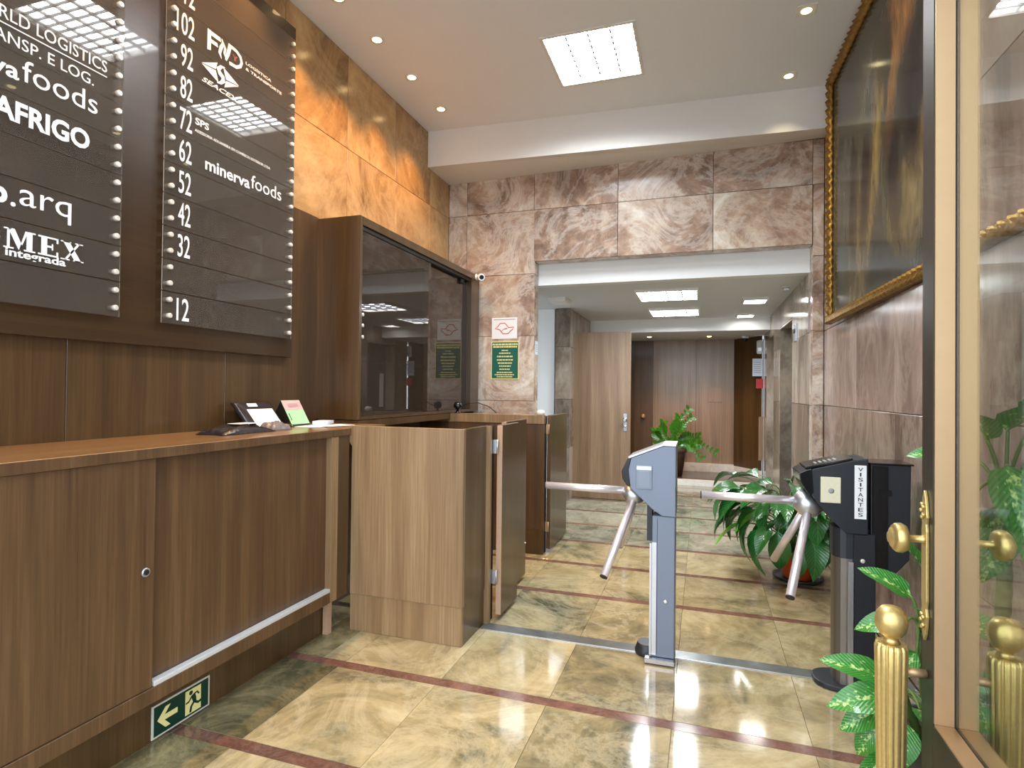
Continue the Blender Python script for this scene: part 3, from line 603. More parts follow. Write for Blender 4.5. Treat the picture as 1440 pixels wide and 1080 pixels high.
def serif(pts_list, u0, w):   # bold slab-serif capitals drawn as outlines
    for pts in pts_list: f.poly([(u0 + w * u, 1.836 + 0.072 * v) for u, v in pts])
Z = lambda a, b, c, d: [(a, c), (b, c), (b, d), (a, d)]
serif([Z(0, 0.3, 0, 0.07), Z(0.1, 0.18, 0.07, 0.9), Z(0, 0.22, 0.93, 1), [(0.12, 1), (0.32, 1), (0.56, 0.25), (0.46, 0.0)], [(0.46, 0.0), (0.56, 0.25), (0.74, 1), (0.66, 1)], Z(0.70, 0.88, 0.07, 0.93), Z(0.62, 0.98, 0, 0.07), Z(0.70, 0.98, 0.93, 1)], 1.357, 0.104)
serif([Z(0, 0.9, 0, 0.08), Z(0, 0.9, 0.92, 1), Z(0.14, 0.40, 0.08, 0.92), Z(0.40, 0.66, 0.45, 0.55), Z(0.62, 0.68, 0.34, 0.66), Z(0.84, 0.92, 0, 0.28), Z(0.84, 0.92, 0.74, 1)], 1.468, 0.076)
serif([[(0.08, 1), (0.36, 1), (0.90, 0), (0.62, 0)], [(0.74, 1), (0.84, 1), (0.24, 0), (0.14, 0)], Z(0, 0.44, 0.94, 1), Z(0.62, 0.96, 0.94, 1), Z(0, 0.38, 0, 0.06), Z(0.54, 1.0, 0, 0.06)], 1.547, 0.086)
serif([Z(0.55, 1.0, 0.42, 0.50), Z(0.68, 0.9, 0.05, 0.42), [(0.0, 0.5), (0.2, 0.5), (0.3, 0.12), (0.68, 0.05), (0.6, 0.0), (0.1, 0.06)], [(0.0, 0.5), (0.1, 0.94), (0.6, 1.0), (0.8, 0.94), (0.3, 0.88), (0.2, 0.5)]], 1.268, 0.078)
f.text('a integrada', 1.322, 1.566, 1.800, 1.838, bold=0.02); f.done('lettering', 'ink_white', PC[1])

# ================================================================== LOW COUNTER AND RECEPTION
XF = -1.873
lc = thing('low_counter', 'long walnut wall counter with sliding doors under the directory', 'counter', (-2.1, 1.8, 0))
bpart('worktop', lc, 'wood_top', -2.399, XF, 0.9, 2.79, 1.092, 1.13, bev=0.0015)
bpart('front_edge', lc, 'wood', XF + 0.0002, XF + 0.003, 0.9, 2.79, 1.093, 1.1285)
bpart('near_sliding_door', lc, 'wood', -1.905, -1.879, 0.9, 1.585, 0.268, 1.091, bev=0.001)
bpart('far_sliding_door', lc, 'wood', -1.935, -1.908, 1.55, 2.66, 0.272, 1.091, bev=0.001)
bpart('end_stile', lc, 'wood_lit', -1.95, XF, 2.625, 2.683, 0.21, 1.091, bev=0.001)
bpart('end_panel', lc, 'wood_dark', -2.39, XF - 0.004, 2.684, 2.789, 0.21, 1.091)  # dark veneer paints the desk's shadow onto this end
bpart('bottom_rail', lc, 'wood', -2.39, XF, 0.9, 2.624, 0.21, 0.266, bev=0.001)
rl = bpart('door_track', lc, 'track', -1.905, -1.874, 1.59, 2.655, 0.2665, 0.284, bev=0.001, label='bare aluminium sliding track')
bpart('track_stop', rl, 'pin', -1.90, -1.882, 2.656, 2.672, 0.267, 0.296)
bpart('toe_kick', lc, 'wood_dark', -2.02, -1.98, 0.9, 2.76, 0.001, 0.209)
bpart('support_leg', lc, 'edge', -1.972, -1.94, 2.70, 2.735, 0.0015, 0.209)
bm = BM(); lathe(bm, [(0.011, -0.002), (0.016, -0.002), (0.016, 0.004), (0.013, 0.006), (0.011, 0.004)], (-1.879, 1.551, 0.689), (1, 0, 0), 20); ring = obj('lock_ring', bm, 'alum', lc)
bm = BM(); lathe(bm, [(0.0095, 0.0), (0.0095, 0.0072)], (-1.8788, 1.551, 0.689), (1, 0, 0), 16); obj('keyhole', bm, 'black', ring)
# exit sign on the toe kick
es = thing('exit_sign', 'dark green exit sign with arrow and running figure on the toe kick', 'sign', (-1.979, 1.8, 0.01))
bpart('sign_plate', es, 'sign_edge', -1.9795, -1.9755, 1.668, 1.938, 0.006, 0.132)
bpart('green_face', es, 'exit_green', -1.9754, -1.9745, 1.676, 1.930, 0.013, 0.125)
FE = lambda: Flat((-1.9744, 1.676, 0.013), U, V, 0.0008)
f = FE(); f.poly([(0.014, 0.056), (0.050, 0.096), (0.072, 0.096), (0.046, 0.066), (0.104, 0.066), (0.104, 0.046), (0.046, 0.046), (0.072, 0.016), (0.050, 0.016)]); f.done('arrow', 'glow_paper', es)
f = FE(); f.rect(0.140, 0.216, 0.008, 0.104); f.done('doorway_shape', 'glow_paper', es)
f = Flat((-1.9735, 1.676, 0.013), U, V, 0.0006)
f.poly([(0.166 + 0.009 * math.cos(a * 0.6283), 0.090 + 0.009 * math.sin(a * 0.6283)) for a in range(10)])
f.stroke([(0.176, 0.080), (0.182, 0.062), (0.186, 0.046)], [0.018, 0.020, 0.014]); f.stroke([(0.178, 0.078), (0.196, 0.082), (0.206, 0.070)], 0.007); f.stroke([(0.172, 0.076), (0.156, 0.058), (0.142, 0.056)], 0.007)
f.stroke([(0.182, 0.048), (0.168, 0.034), (0.164, 0.012)], 0.010); f.stroke([(0.186, 0.046), (0.202, 0.036), (0.222, 0.040)], 0.010); f.done('running_figure', 'exit_green', es)
# reception enclosure
rd = thing('reception_desk', 'walnut reception enclosure with hinged flaps between counter and turnstile', 'desk', (-1.5, 3.0, 0))
ZT = 1.143
bpart('front_panel', rd, 'wood_lit', -1.868, -1.187, 2.80, 2.83, 0.206, ZT, bev=0.0012)
bpart('front_plinth', rd, 'wood_lit', -1.868, -1.192, 2.806, 2.83, 0.0015, 0.2055)
bpart('side_panel', rd, 'wood_dark', -1.217, -1.187, 2.8305, 3.13, 0.206, ZT, bev=0.001)  # darker copy of the front veneer puts the side's shade into colour
bpart('side_plinth', rd, 'wood_dark', -1.217, -1.192, 2.8305, 3.13, 0.0015, 0.2055)
bpart('hinge_post', rd, 'wood_lit', -1.20, -1.162, 3.131, 3.16, 0.0045, ZT)
obj('gusset', prism(BM(), [(-1.94, ZT - 0.002), (-1.868, ZT - 0.002), (-1.868, 1.03)], XZ, 2.80, 2.806), 'wood_lit', rd)
bpart('end_worktop', rd, 'wood_top', -2.399, -1.88, 2.791, 3.175, 1.092, 1.13)
bpart('inner_worktop', rd, 'wood_dark', -2.38, -2.08, 3.185, 4.60, 1.10, 1.147)
bpart('inner_desk', rd, 'wood_dark', -1.86, -1.25, 2.832, 3.30, 0.98, 1.01)
bpart('far_panel', rd, 'wood', -2.38, -1.240, 4.61, 4.64, 0.0015, 1.075, bev=0.001)
bpart('far_lit_band', rd, 'wood_lit', -2.38, -1.240, 4.605, 4.66, 1.076, 1.148, bev=0.001)  # pale band paints the downlight falling on the far panel's top
bpart('far_plinth', rd, 'wood_dark', -1.45, -1.245, 4.60, 4.609, 0.0015, 0.205)
bpart('gap_shade_strip', rd, 'void', -1.264, -1.237, 4.661, 4.692, 0.005, 1.14); bpart('gap_shade_strip', rd, 'void', -1.198, -1.172, 3.161, 3.22, 0.005, 1.14)  # dark strips added to stand for the shade inside the hinge gaps
def flap(x0, x1, y0, y1, label, em_='edge'):
    p = bpart('flap_door', rd, 'wood_dark', x0, x1, y0 + 0.004, y1, 0.030, 1.145, bev=0.001, label=label)
    bpart('raw_edge', p, em_, x0, x1, y0, y0 + 0.0035, 0.032, 1.143)
    return p
f1 = flap(-1.150, -1.118, 3.215, 3.53, 'first flap of the desk, standing a little open')
f2 = flap(-1.236, -1.206, 3.54, 4.0, 'second flap of the desk, closed behind the first')
f3 = flap(-1.234, -1.202, 4.69, 5.29, 'far flap of the desk against the stone wall', 'wood')
for fl, x, y, zz in ((f1, -1.158, 3.187, (0.26, 1.02)), (f3, -1.232, 4.667, (0.22, 1.03))):
    for z in zz:
        bm = BM(); box(bm, x - 0.016, x + 0.018, y - 0.004, y + 0.004, z - 0.04, z + 0.04); tube(bm, [(x + 0.019, y, z - 0.041), (x + 0.019, y, z + 0.041)], 0.006, 8)
        obj('hinge', bm, 'alum' if fl is f1 else 'brass_pale', fl)
bm = BM(); lathe(bm, [(0.006, 0), (0.006, 0.008), (0.003, 0.01)], (-1.205, 3.97, 0.26), (1, 0, 0), 10); obj('screw', bm, 'pin', f2)
# things on the counter
def sagged(bm, c, sx, sy, sz, rot=0.0, seed=0, nx=16, ny=12):
    rnd = random.Random(seed); ph = [rnd.uniform(0, 6.28) for _ in range(6)]
    top = []; bot = []
    for i in range(nx + 1):
        rt, rb = [], []
        for j in range(ny + 1):
            u, v = i / nx * 2 - 1, j / ny * 2 - 1
            e = max(0.0, (1 - abs(u) ** 4) * (1 - abs(v) ** 4))
            h = sz * e ** 0.5 * (0.72 + 0.16 * math.sin(5 * u + ph[0]) * math.cos(4 * v + ph[1]) + 0.12 * math.sin(11 * u + 7 * v + ph[2]))
            x, y = u * sx / 2 * (1 + 0.03 * math.sin(3 * v + ph[3])), v * sy / 2 * (1 + 0.04 * math.sin(4 * u + ph[4]))
            X, Y = x * math.cos(rot) - y * math.sin(rot), x * math.sin(rot) + y * math.cos(rot)
            rt.append(bm.verts.new((c[0] + X, c[1] + Y, c[2] + 0.003 + h))); rb.append(bm.verts.new((c[0] + X, c[1] + Y, c[2])))
        top.append(rt); bot.append(rb)
    for i in range(nx):
        for j in range(ny):
            a = bm.faces.new((top[i][j], top[i + 1][j], top[i + 1][j + 1], top[i][j + 1])); a.smooth = True
            bm.faces.new((bot[i][j], bot[i][j + 1], bot[i + 1][j + 1], bot[i + 1][j]))
    def side(seq):
        for (a, b), (c_, d) in zip(seq, seq[1:]): bm.faces.new((a, b, d, c_))
    side([(top[i][0], bot[i][0]) for i in range(nx + 1)]); side([(top[i][ny], bot[i][ny]) for i in range(nx, -1, -1)])
    side([(top[0][j], bot[0][j]) for j in range(ny, -1, -1)]); side([(top[nx][j], bot[nx][j]) for j in range(ny + 1)])
    return bm
ZW = 1.1305
pk = thing('parcel_bag', 'black plastic parcel lying flat on the counter with a white label', 'parcel', (-2.14, 2.24, ZW))
obj('bag', sagged(BM(), (-2.14, 2.24, ZW), 0.16, 0.33, 0.042, 0.0, 3), 'poly_black', pk)
obj('label_sheet', box(BM(), -2.18, -2.10, 2.22, 2.34, ZW + 0.044, ZW + 0.0455), 'paper', pk)
pk = thing('courier_envelope', 'dark courier envelope with white label leaning against the panelling', 'parcel', (-2.33, 2.62, ZW))
def leaning(y0, y1, xb, xt, h, th): return hexa(BM(), [(xb - th, y0, ZW), (xb, y0, ZW), (xb, y1, ZW), (xb - th, y1, ZW), (xt - th, y0, ZW + h), (xt, y0, ZW + h), (xt, y1, ZW + h), (xt - th, y1, ZW + h)])
bm = leaning(2.43, 2.69, -2.225, -2.345, 0.14, 0.03); bmesh.ops.bevel(bm, geom=bm.edges[:], offset=0.008, segments=2, profile=0.6, affect='EDGES'); obj('bag', bm, 'poly_black', pk)
def on_lean(y0, y1, t0, t1, xb, xt, h, lift):
    P = lambda y, t, l: (xb + (xt - xb) * t + l, y, ZW + h * t)
    return hexa(BM(), [P(y0, t0, lift), P(y1, t0, lift), P(y1, t0, lift + 0.001), P(y0, t0, lift + 0.001), P(y0, t1, lift), P(y1, t1, lift), P(y1, t1, lift + 0.001), P(y0, t1, lift + 0.001)])
obj('address_label', on_lean(2.485, 2.675, 0.10, 0.74, -2.225, -2.345, 0.14, 0.0005), 'paper', pk); obj('small_sticker', on_lean(2.51, 2.58, 0.84, 0.96, -2.225, -2.345, 0.14, 0.0005), 'paper', pk)
pk = thing('grey_packet', 'crumpled grey plastic packet beside the leaning envelope', 'parcel', (-2.135, 2.49, ZW))
obj('bag', sagged(BM(), (-2.135, 2.49, ZW), 0.11, 0.14, 0.05, 0.0, 11), 'poly_grey', pk)
pk = thing('tent_card', 'small green and pink folded card standing on the counter', 'card', (-2.24, 2.86, ZW + 0.002))
ZP = ZW + 0.004
def tent(y0, y1, xa, xt, xb, h, th=0.0025):
    b1 = hexa(BM(), [(xa, y0, ZP), (xa, y1, ZP), (xa - th, y1, ZP), (xa - th, y0, ZP), (xt, y0, ZP + h), (xt, y1, ZP + h), (xt - th, y1, ZP + h), (xt - th, y0, ZP + h)])
    b2 = hexa(BM(), [(xb, y0, ZP), (xb, y1, ZP), (xb + th, y1, ZP), (xb + th, y0, ZP), (xt - th, y0, ZP + h), (xt - th, y1, ZP + h), (xt, y1, ZP + h), (xt, y0, ZP + h)])
    return b1, b2
a, b = tent(2.715, 2.87, -2.20, -2.285, -2.36, 0.145); obj('front_leaf', a, 'leaflet', pk); obj('back_leaf', b, 'ink_black', pk)
def on_tent(y0, y1, t0, t1):
    P = lambda y, t, l: (-2.20 - 0.085 * t + l, y, ZP + 0.145 * t)
    return hexa(BM(), [P(y0, t0, 0.0004), P(y1, t0, 0.0004), P(y1, t0, 0.0012), P(y0, t0, 0.0012), P(y0, t1, 0.0004), P(y1, t1, 0.0004), P(y1, t1, 0.0012), P(y0, t1, 0.0012)])
obj('pink_band', on_tent(2.716, 2.869, 0.62, 0.99), 'leaflet_pink', pk); obj('base_strip', on_tent(2.716, 2.869, 0.005, 0.07), 'ink_black', pk); obj('dark_mark', on_tent(2.728, 2.733, 0.22, 0.5), 'ink_black', pk); obj('dark_blot', on_tent(2.75, 2.84, 0.72, 0.88), 'ink_grey', pk)
for n, (x, y, r, w, l, lab) in enumerate(((-2.13, 2.84, 0.15, 0.15, 0.24, 'white sheet of paper lying under the green card'), (-2.06, 2.90, -0.3, 0.14, 0.2, 'loose white sheet of paper at the end of the counter'))):
    c, s_ = math.cos(r), math.sin(r); pts = [(x + u * c - v * s_, y + u * s_ + v * c) for u, v in ((-w / 2, -l / 2), (w / 2, -l / 2), (w / 2, l / 2), (-w / 2, l / 2))]
    z = ZW + 0.0005 + n * 0.0022
    o = obj('paper_sheet', prism(BM(), pts, XY, z, z + 0.002), 'paper', None, lab, None, 'paper', base=(x, y, z))
tp = obj('paper_stack', prism(BM(), [(-2.21, 2.90), (-2.13, 2.93), (-2.175, 3.06), (-2.255, 3.03)], XY, ZW + 0.005, ZW + 0.024), 'blue_paper', None, 'thin pad of pale paper behind the green card', None, 'paper', base=(-2.25, 2.98, ZW + 0.005))
# ================================================================== SMOKED GLASS CABINET
gc = thing('glass_cabinet', 'dark walnut wall cabinet with smoked sliding glass over the reception', 'cabinet', (-2.25, 4.2, 1.132))
XG, Y0, Y1, Z0, Z1 = -2.08, 3.18, 5.245, 1.151, 2.462
bpart('side_panel', gc, 'wood_dark', -2.437, XG, Y0, Y0 + 0.03, Z0, Z1, bev=0.001)
bpart('far_side_panel', gc, 'wood_dark', -2.437, XG, Y1 - 0.03, Y1, Z0, Z1)
bpart('top_panel', gc, 'wood_dark', -2.437, XG, Y0 + 0.031, Y1 - 0.031, Z1 - 0.055, Z1, bev=0.001)
bpart('bottom_panel', gc, 'wood_dark', -2.437, XG, Y0 + 0.031, Y1 - 0.031, Z0, Z0 + 0.02)
bpart('back_panel', gc, 'wood_dark', -2.437, -2.42, Y0 + 0.031, Y1 - 0.031, Z0 + 0.021, Z1 - 0.056)
bpart('front_post', gc, 'wood_dark', -2.16, XG, Y1 - 0.20, Y1 - 0.031, Z0 + 0.021, Z1 - 0.056)
bpart('top_track', gc, 'void', -2.16, -2.09, Y0 + 0.031, Y1 - 0.201, Z1 - 0.085, Z1 - 0.056)
for zz in (1.55, 2.0): bpart('inner_shelf', gc, 'wood_dark', -2.419, -2.18, Y0 + 0.031, Y1 - 0.031, zz, zz + 0.02)
g1 = bpart('glass_pane', gc, 'smoke', -2.102, -2.096, Y0 + 0.032, 4.22, Z0 + 0.021, Z1 - 0.07)
g2 = bpart('glass_pane', gc, 'smoke', -2.132, -2.126, 4.17, Y1 - 0.202, Z0 + 0.021, Z1 - 0.07)
for z in (1.685, 1.76, 1.83):
    bm = BM(); lathe(bm, [(0.008, 0), (0.012, 0.006), (0.012, 0.012), (0.006, 0.016)], (-2.095, Y0 + 0.05, z), (1, 0, 0), 12); obj('glass_stud', bm, 'pin', g1)
bm = BM(); box(bm, -2.124, -2.10, 4.86, 4.92, 2.33, 2.37, bev=0.004); obj('pane_lock', bm, 'void', g2)
# security camera at its upper corner
sc = thing('security_camera', 'white bullet security camera on the upper corner of the smoked cabinet', 'camera', (-2.03, 5.22, 2.43))
bm = BM(); lathe(bm, [(0.03, 0), (0.03, 0.006), (0.012, 0.012), (0.012, 0.03)], (-2.08, 5.16, 2.44), (1, 0, 0), 16); obj('mount', bm, 'white', sc)
dv = Vector((0.55, -0.8, -0.1)).normalized()
bm = BM(); lathe(bm, [(0.024, -0.02), (0.034, 0.0), (0.036, 0.055), (0.032, 0.062)], Vector((-2.045, 5.175, 2.435)), dv, 18); bd = obj('camera_body', bm, 'white_cool', sc)
bm = BM(); lathe(bm, [(0.022, 0.0), (0.022, 0.003), (0.015, 0.005)], Vector((-2.045, 5.175, 2.435)) + dv * 0.062, dv, 16); obj('lens', bm, 'black_gloss', bd)
# small things near the stone corner
wcx = thing('desk_webcam', 'small round dark gadget with a thin cable at the cabinet foot', 'gadget', (-2.02, 5.1, 1.149))
bm = BM(); lathe(bm, [(0.03, 0), (0.032, 0.004), (0.012, 0.012), (0.01, 0.05)], (-2.03, 4.64, 1.149), n=14); obj('foot', bm, 'black_gloss', wcx)
bm = BM(); lathe(bm, [(0.01, -0.035), (0.03, -0.02), (0.036, 0), (0.03, 0.02), (0.01, 0.035)], (-2.03, 4.64, 1.215), (0.5, -1, 0), 16); obj('head', bm, 'black_gloss', wcx)
bm = BM(); tube(bm, [(-2.01, 4.645, 1.20), (-1.93, 4.645, 1.235), (-1.84, 4.645, 1.24), (-1.74, 4.645, 1.21), (-1.67, 4.645, 1.155)], 0.004, 6); obj('cable', bm, 'black', wcx)
pr = thing('paper_roll', 'small white cup standing on the far desk panel', 'cup', (-1.29, 4.632, 1.148))
bm = BM(); lathe(bm, [(0.026, 0.0), (0.033, 0.006), (0.034, 0.028), (0.026, 0.038), (0.01, 0.042)], (-1.275, 4.632, 1.1485), n=18); obj('body', bm, 'white', pr)
# ---- posters on the facing wall
def poster(name, label, cat, x0, x1, z0, z1, m):
    t = thing(name, label, cat, ((x0 + x1) / 2, 5.298, z0)); bpart('sheet', t, m, x0, x1, 5.2955, 5.2985, z0, z1); return t
ps = poster('map_poster', 'white notice with a red map outline on the stone wall', 'notice', -1.963, -1.703, 1.852, 2.058, 'paper')
FP = lambda ox, oz: Flat((ox, 5.2953, oz), (1, 0, 0), (0, 0, 1), 0.0006)
f = FP(-1.963, 1.852)
mp_ = [(0.032, 0.102), (0.062, 0.118), (0.085, 0.150), (0.132, 0.153), (0.150, 0.136), (0.172, 0.108), (0.226, 0.112), (0.214, 0.090), (0.190, 0.072), (0.170, 0.050), (0.120, 0.048), (0.098, 0.066), (0.084, 0.088)]
f.stroke(mp_, 0.008, closed=True); f.stroke([(0.100, 0.072), (0.126, 0.096), (0.160, 0.104)], 0.005); f.done('map_outline', 'ink_red', ps)
f = FP(-1.963, 1.852); f.text('SEU DESTINO SEGURO', 0.02, 0.24, 0.180, 0.194, bold=0.01) if False else f.rect(0.02, 0.24, 0.184, 0.190); f.stroke([(0.125, 0.092), (0.158, 0.096)], 0.006); f.done('print_line', 'ink_grey', ps)
pq = poster('green_plaque', 'dark green plaque with pale lettering below the map notice', 'notice', -1.966, -1.682, 1.458, 1.828, 'glow_paper')
bpart('green_face', pq, 'green', -1.958, -1.690, 5.2945, 5.2953, 1.468, 1.818)
rl_ = [(0.005, 0.263, 0.322, 0.338), (0.012, 0.256, 0.298, 0.314), (0.100, 0.166, 0.266, 0.276), (0.074, 0.192, 0.238, 0.250), (0.052, 0.218, 0.205, 0.218), (0.052, 0.216, 0.172, 0.185), (0.062, 0.206, 0.142, 0.154), (0.074, 0.196, 0.112, 0.124), (0.078, 0.192, 0.082, 0.093), (0.052, 0.214, 0.052, 0.062), (0.03, 0.236, 0.030, 0.040), (0.052, 0.214, 0.010, 0.020)]
f = Flat((-1.958, 5.2943, 1.468), (1, 0, 0), (0, 0, 1), 0.0005)
rr = random.Random(5)
for a, b, c, d in rl_:    # illegible small print: broken into word-length dashes
    u = a
    while u < b - 0.004:
        w = min(rr.uniform(0.012, 0.034), b - u); f.rect(u, u + w, c, d); u += w + 0.004
f.done('print_lines', 'glow_paper', pq)['kind'] = 'stuff'
jn = thing('small_notice', 'small pale notice on the side of the stone opening', 'notice', (-1.53, 5.37, 1.75)); bpart('sheet', jn, 'blue_paper', -1.5325, -1.530, 5.335, 5.425, 1.70, 1.83)
f = Flat((-1.5298, 5.335, 1.70), U, V, 0.0005)
for z in (0.03, 0.05, 0.07, 0.09): f.rect(0.015, 0.075, z, z + 0.006)
f.done('print_lines', 'ink_grey', jn)['kind'] = 'stuff'

# ================================================================== PAINTING
pt = thing('painting', 'large dark oil painting in a carved gilt frame on the stone wall', 'painting', (0.92, 3.35, 1.86))
PY0, PY1, PZ0, PZ1 = 1.95, 4.81, 1.865, 3.69
xo = lambda y: 0.928 + (0.885 - 0.928) * (y - 2.9) / (4.81 - 2.9)    # the frame hangs a little off the wall at its far end
def canvas_colour(u, v):
    """u 0..1 along the wall (0 far), v 0..1 upward: dark ground, umber shapes, ochre lights"""
    n = lambda a, b, c: 0.5 + 0.5 * math.sin(a * u * 9 + b * v * 5 + c) * math.sin(a * u * 4.3 - b * v * 7 + c * 2)
    base = Vector((0.030, 0.026, 0.018)).lerp(Vector((0.085, 0.074, 0.046)), n(1.0, 1.2, 0.3) * 0.7 + 0.3 * n(2.3, 2.1, 1.2))
    ochre = Vector((0.25, 0.165, 0.05)); orange = Vector((0.32, 0.14, 0.04)); dk = Vector((0.016, 0.010, 0.012)); grey = Vector((0.10, 0.10, 0.085))
    def blob(cu, cv, su, sv, lean=0.0):
        a = (u - cu - lean * (v - cv)) / su; b = (v - cv) / sv; return max(0.0, 1 - (a * a + b * b)) ** 0.6
    c = base
    for bl, col, w_ in ((blob(.10, .55, .10, .45), grey, .55), (blob(.25, .18, .10, .30, .1), ochre, .5), (blob(.37, .55, .05, .38, .12), ochre, .75), (blob(.52, .85, .09, .22), orange, .9), (blob(.47, .62, .03, .25, .1), orange, .6),
                       (blob(.66, .36, .07, .13), ochre, .9), (blob(.55, .2, .12, .16), ochre, .55), (blob(.30, .42, .05, .30, .1), dk, .95), (blob(.20, .35, .04, .3), dk, .8), (blob(.48, .34, .05, .24, -.1), dk, .95), (blob(.57, .48, .06, .26, -.1), dk, .9),
                       (blob(.60, .62, .07, .18), dk, .75), (blob(.42, .76, .06, .14), dk, .8), (blob(.33, .7, .06, .2), grey, .5), (blob(.85, .6, .12, .35), ochre, .4), (blob(.9, .3, .1, .3), dk, .7), (blob(.78, .8, .1, .2), orange, .4), (blob(.5, .06, .5, .10), dk, .4)):
        c = c.lerp(col, min(1, bl * w_ * 0.95))
    return c
bm = BM(); NU, NV = 96, 64; fw = 0.068
cl = bm.loops.layers.float_color.new('paint')
grid = []
for i in range(NU + 1):
    row = []
    for j in range(NV + 1):
        u, v = i / NU, j / NV; y = PY1 - fw - (PY1 - PY0 - 2 * fw) * u; z = PZ0 + fw + (PZ1 - PZ0 - 2 * fw) * v
        row.append(bm.verts.new((xo(y) + 0.014, y, z)))
    grid.append(row)
for i in range(NU):
    for j in range(NV):
        q = [(i, j), (i + 1, j), (i + 1, j + 1), (i, j + 1)]
        fc = bm.faces.new([grid[a][b] for a, b in q]); fc.smooth = True
        for lp_, (a, b) in zip(fc.loops, q): lp_[cl] = tuple(canvas_colour(a / NU, b / NV)) + (1,)
m_, nt, p_ = newmat('oil_paint'); at = nt.nodes.new('ShaderNodeAttribute'); at.attribute_name = 'paint'
tcn = nt.nodes.new('ShaderNodeTexCoord'); mpn = nt.nodes.new('ShaderNodeMapping'); mpn.inputs['Scale'].default_value = (4, 9, 3)
nzn = nt.nodes.new('ShaderNodeTexNoise'); nzn.inputs['Scale'].default_value = 2.0; nzn.inputs['Detail'].default_value = 7; nzn.inputs['Distortion'].default_value = 1.0
nt.links.new(tcn.outputs['Object'], mpn.inputs[0]); nt.links.new(mpn.outputs[0], nzn.inputs['Vector'])
mrn = nt.nodes.new('ShaderNodeMapRange'); mrn.inputs[1].default_value = 0.3; mrn.inputs[2].default_value = 0.7; mrn.inputs[3].default_value = 0.6; mrn.inputs[4].default_value = 1.45; nt.links.new(nzn.outputs['Fac'], mrn.inputs[0])
vm = nt.nodes.new('ShaderNodeVectorMath'); vm.operation = 'SCALE'; nt.links.new(at.outputs['Color'], vm.inputs[0]); nt.links.new(mrn.outputs[0], vm.inputs['Scale']); nt.links.new(vm.outputs[0], p_.inputs['Base Color'])
bpn = nt.nodes.new('ShaderNodeBump'); bpn.inputs['Strength'].default_value = 0.08; bpn.inputs['Distance'].default_value = 0.003; nt.links.new(nzn.outputs['Fac'], bpn.inputs['Height']); nt.links.new(bpn.outputs[0], p_.inputs['Normal'])
p_.inputs['Roughness'].default_value = 0.13; p_.inputs['Specular IOR Level'].default_value = 0.10; M['oil'] = m_
obj('canvas', bm, 'oil', pt)
def carved(p0, p1, inw, length):
    """one frame member with a beaded, leafy relief; p0->p1 outer edge, inw = inward direction"""
    bm = BM(); p0, p1, inw = Vector(p0), Vector(p1), Vector(inw); n = int(length / 0.016); out = Vector((-1, 0, 0)); rings = []
    prof = [(0.0, -0.018), (0.0, 0.012), (0.012, 0.022), (0.03, 0.012), (0.046, 0.014), (0.058, 0.006), (0.068, 0.0), (0.068, -0.018)]
    for i in range(n + 1):
        t = i / n; s_ = t * length; c = p0.lerp(p1, t); ring = []
        e = min(s_, length - s_); mit = max(0.0, 1.0 - e / 0.068) if e < 0.068 else 0.0
        for k, (w, h) in enumerate(prof):
            wob = 0.0
            if 1 <= k <= 6: wob = 0.009 * math.sin(s_ * 6.283 / 0.064 + k * 1.3) + (0.005 if k in (2, 4) else 0.0) * math.sin(s_ * 6.283 / 0.032 + k)
            ww_ = w + (0.004 * math.sin(s_ * 6.283 / 0.064 + k) if k in (3, 4) else 0)
            ring.append(bm.verts.new(c + inw * ww_ + out * (h + wob)))
        rings.append(ring)
    for a, b in zip(rings, rings[1:]):
        for k in range(len(prof)): 
            fcx = bm.faces.new((a[k], a[(k + 1) % len(prof)], b[(k + 1) % len(prof)], b[k])); fcx.smooth = True
    bm.faces.new(rings[0]); bm.faces.new(rings[-1][::-1]); bmesh.ops.recalc_face_normals(bm, faces=bm.faces[:]); return bm
for a, b, inw, ln in (((PY0, PZ0), (PY1, PZ0), (0, 0, 1), PY1 - PY0), ((PY0, PZ1), (PY1, PZ1), (0, 0, -1), PY1 - PY0), ((PY1, PZ0), (PY1, PZ1), (0, -1, 0), PZ1 - PZ0), ((PY0, PZ0), (PY0, PZ1), (0, 1, 0), PZ1 - PZ0)):
    obj('frame_member', carved((xo(a[0]), a[0], a[1]), (xo(b[0]), b[0], b[1]), inw, ln), 'gilt', pt)

# ================================================================== TURNSTILES
def arms(root_c, L, r, parent, a_near=True):
    """tripod: hub axis slopes down and away from the head"""
    ax = Vector((-1, 0, -1)).normalized(); perp = Vector((-1, 0, 1)).normalized(); ca = math.cos(math.radians(45)); sa = math.sin(math.radians(45))
    side = ax.cross(perp)
    for k in range(3):
        th = math.radians(120 * k); d = (ax * ca + (perp * math.cos(th) + side * math.sin(th)) * sa).normalized()
        pr_ = (perp * math.cos(th) + side * math.sin(th)); p0 = Vector(root_c) + pr_ * 0.032 + d * 0.012; p1 = p0 + d * L
        bm = BM(); tube(bm, [p0, p1], r, 16); a_ = obj('arm', bm, 'chrome', parent)
        bm = BM(); tube(bm, [p1 + d * 0.0005, p1 + d * 0.006], r * 0.96, 14); obj('end_cap', bm, 'black', a_)
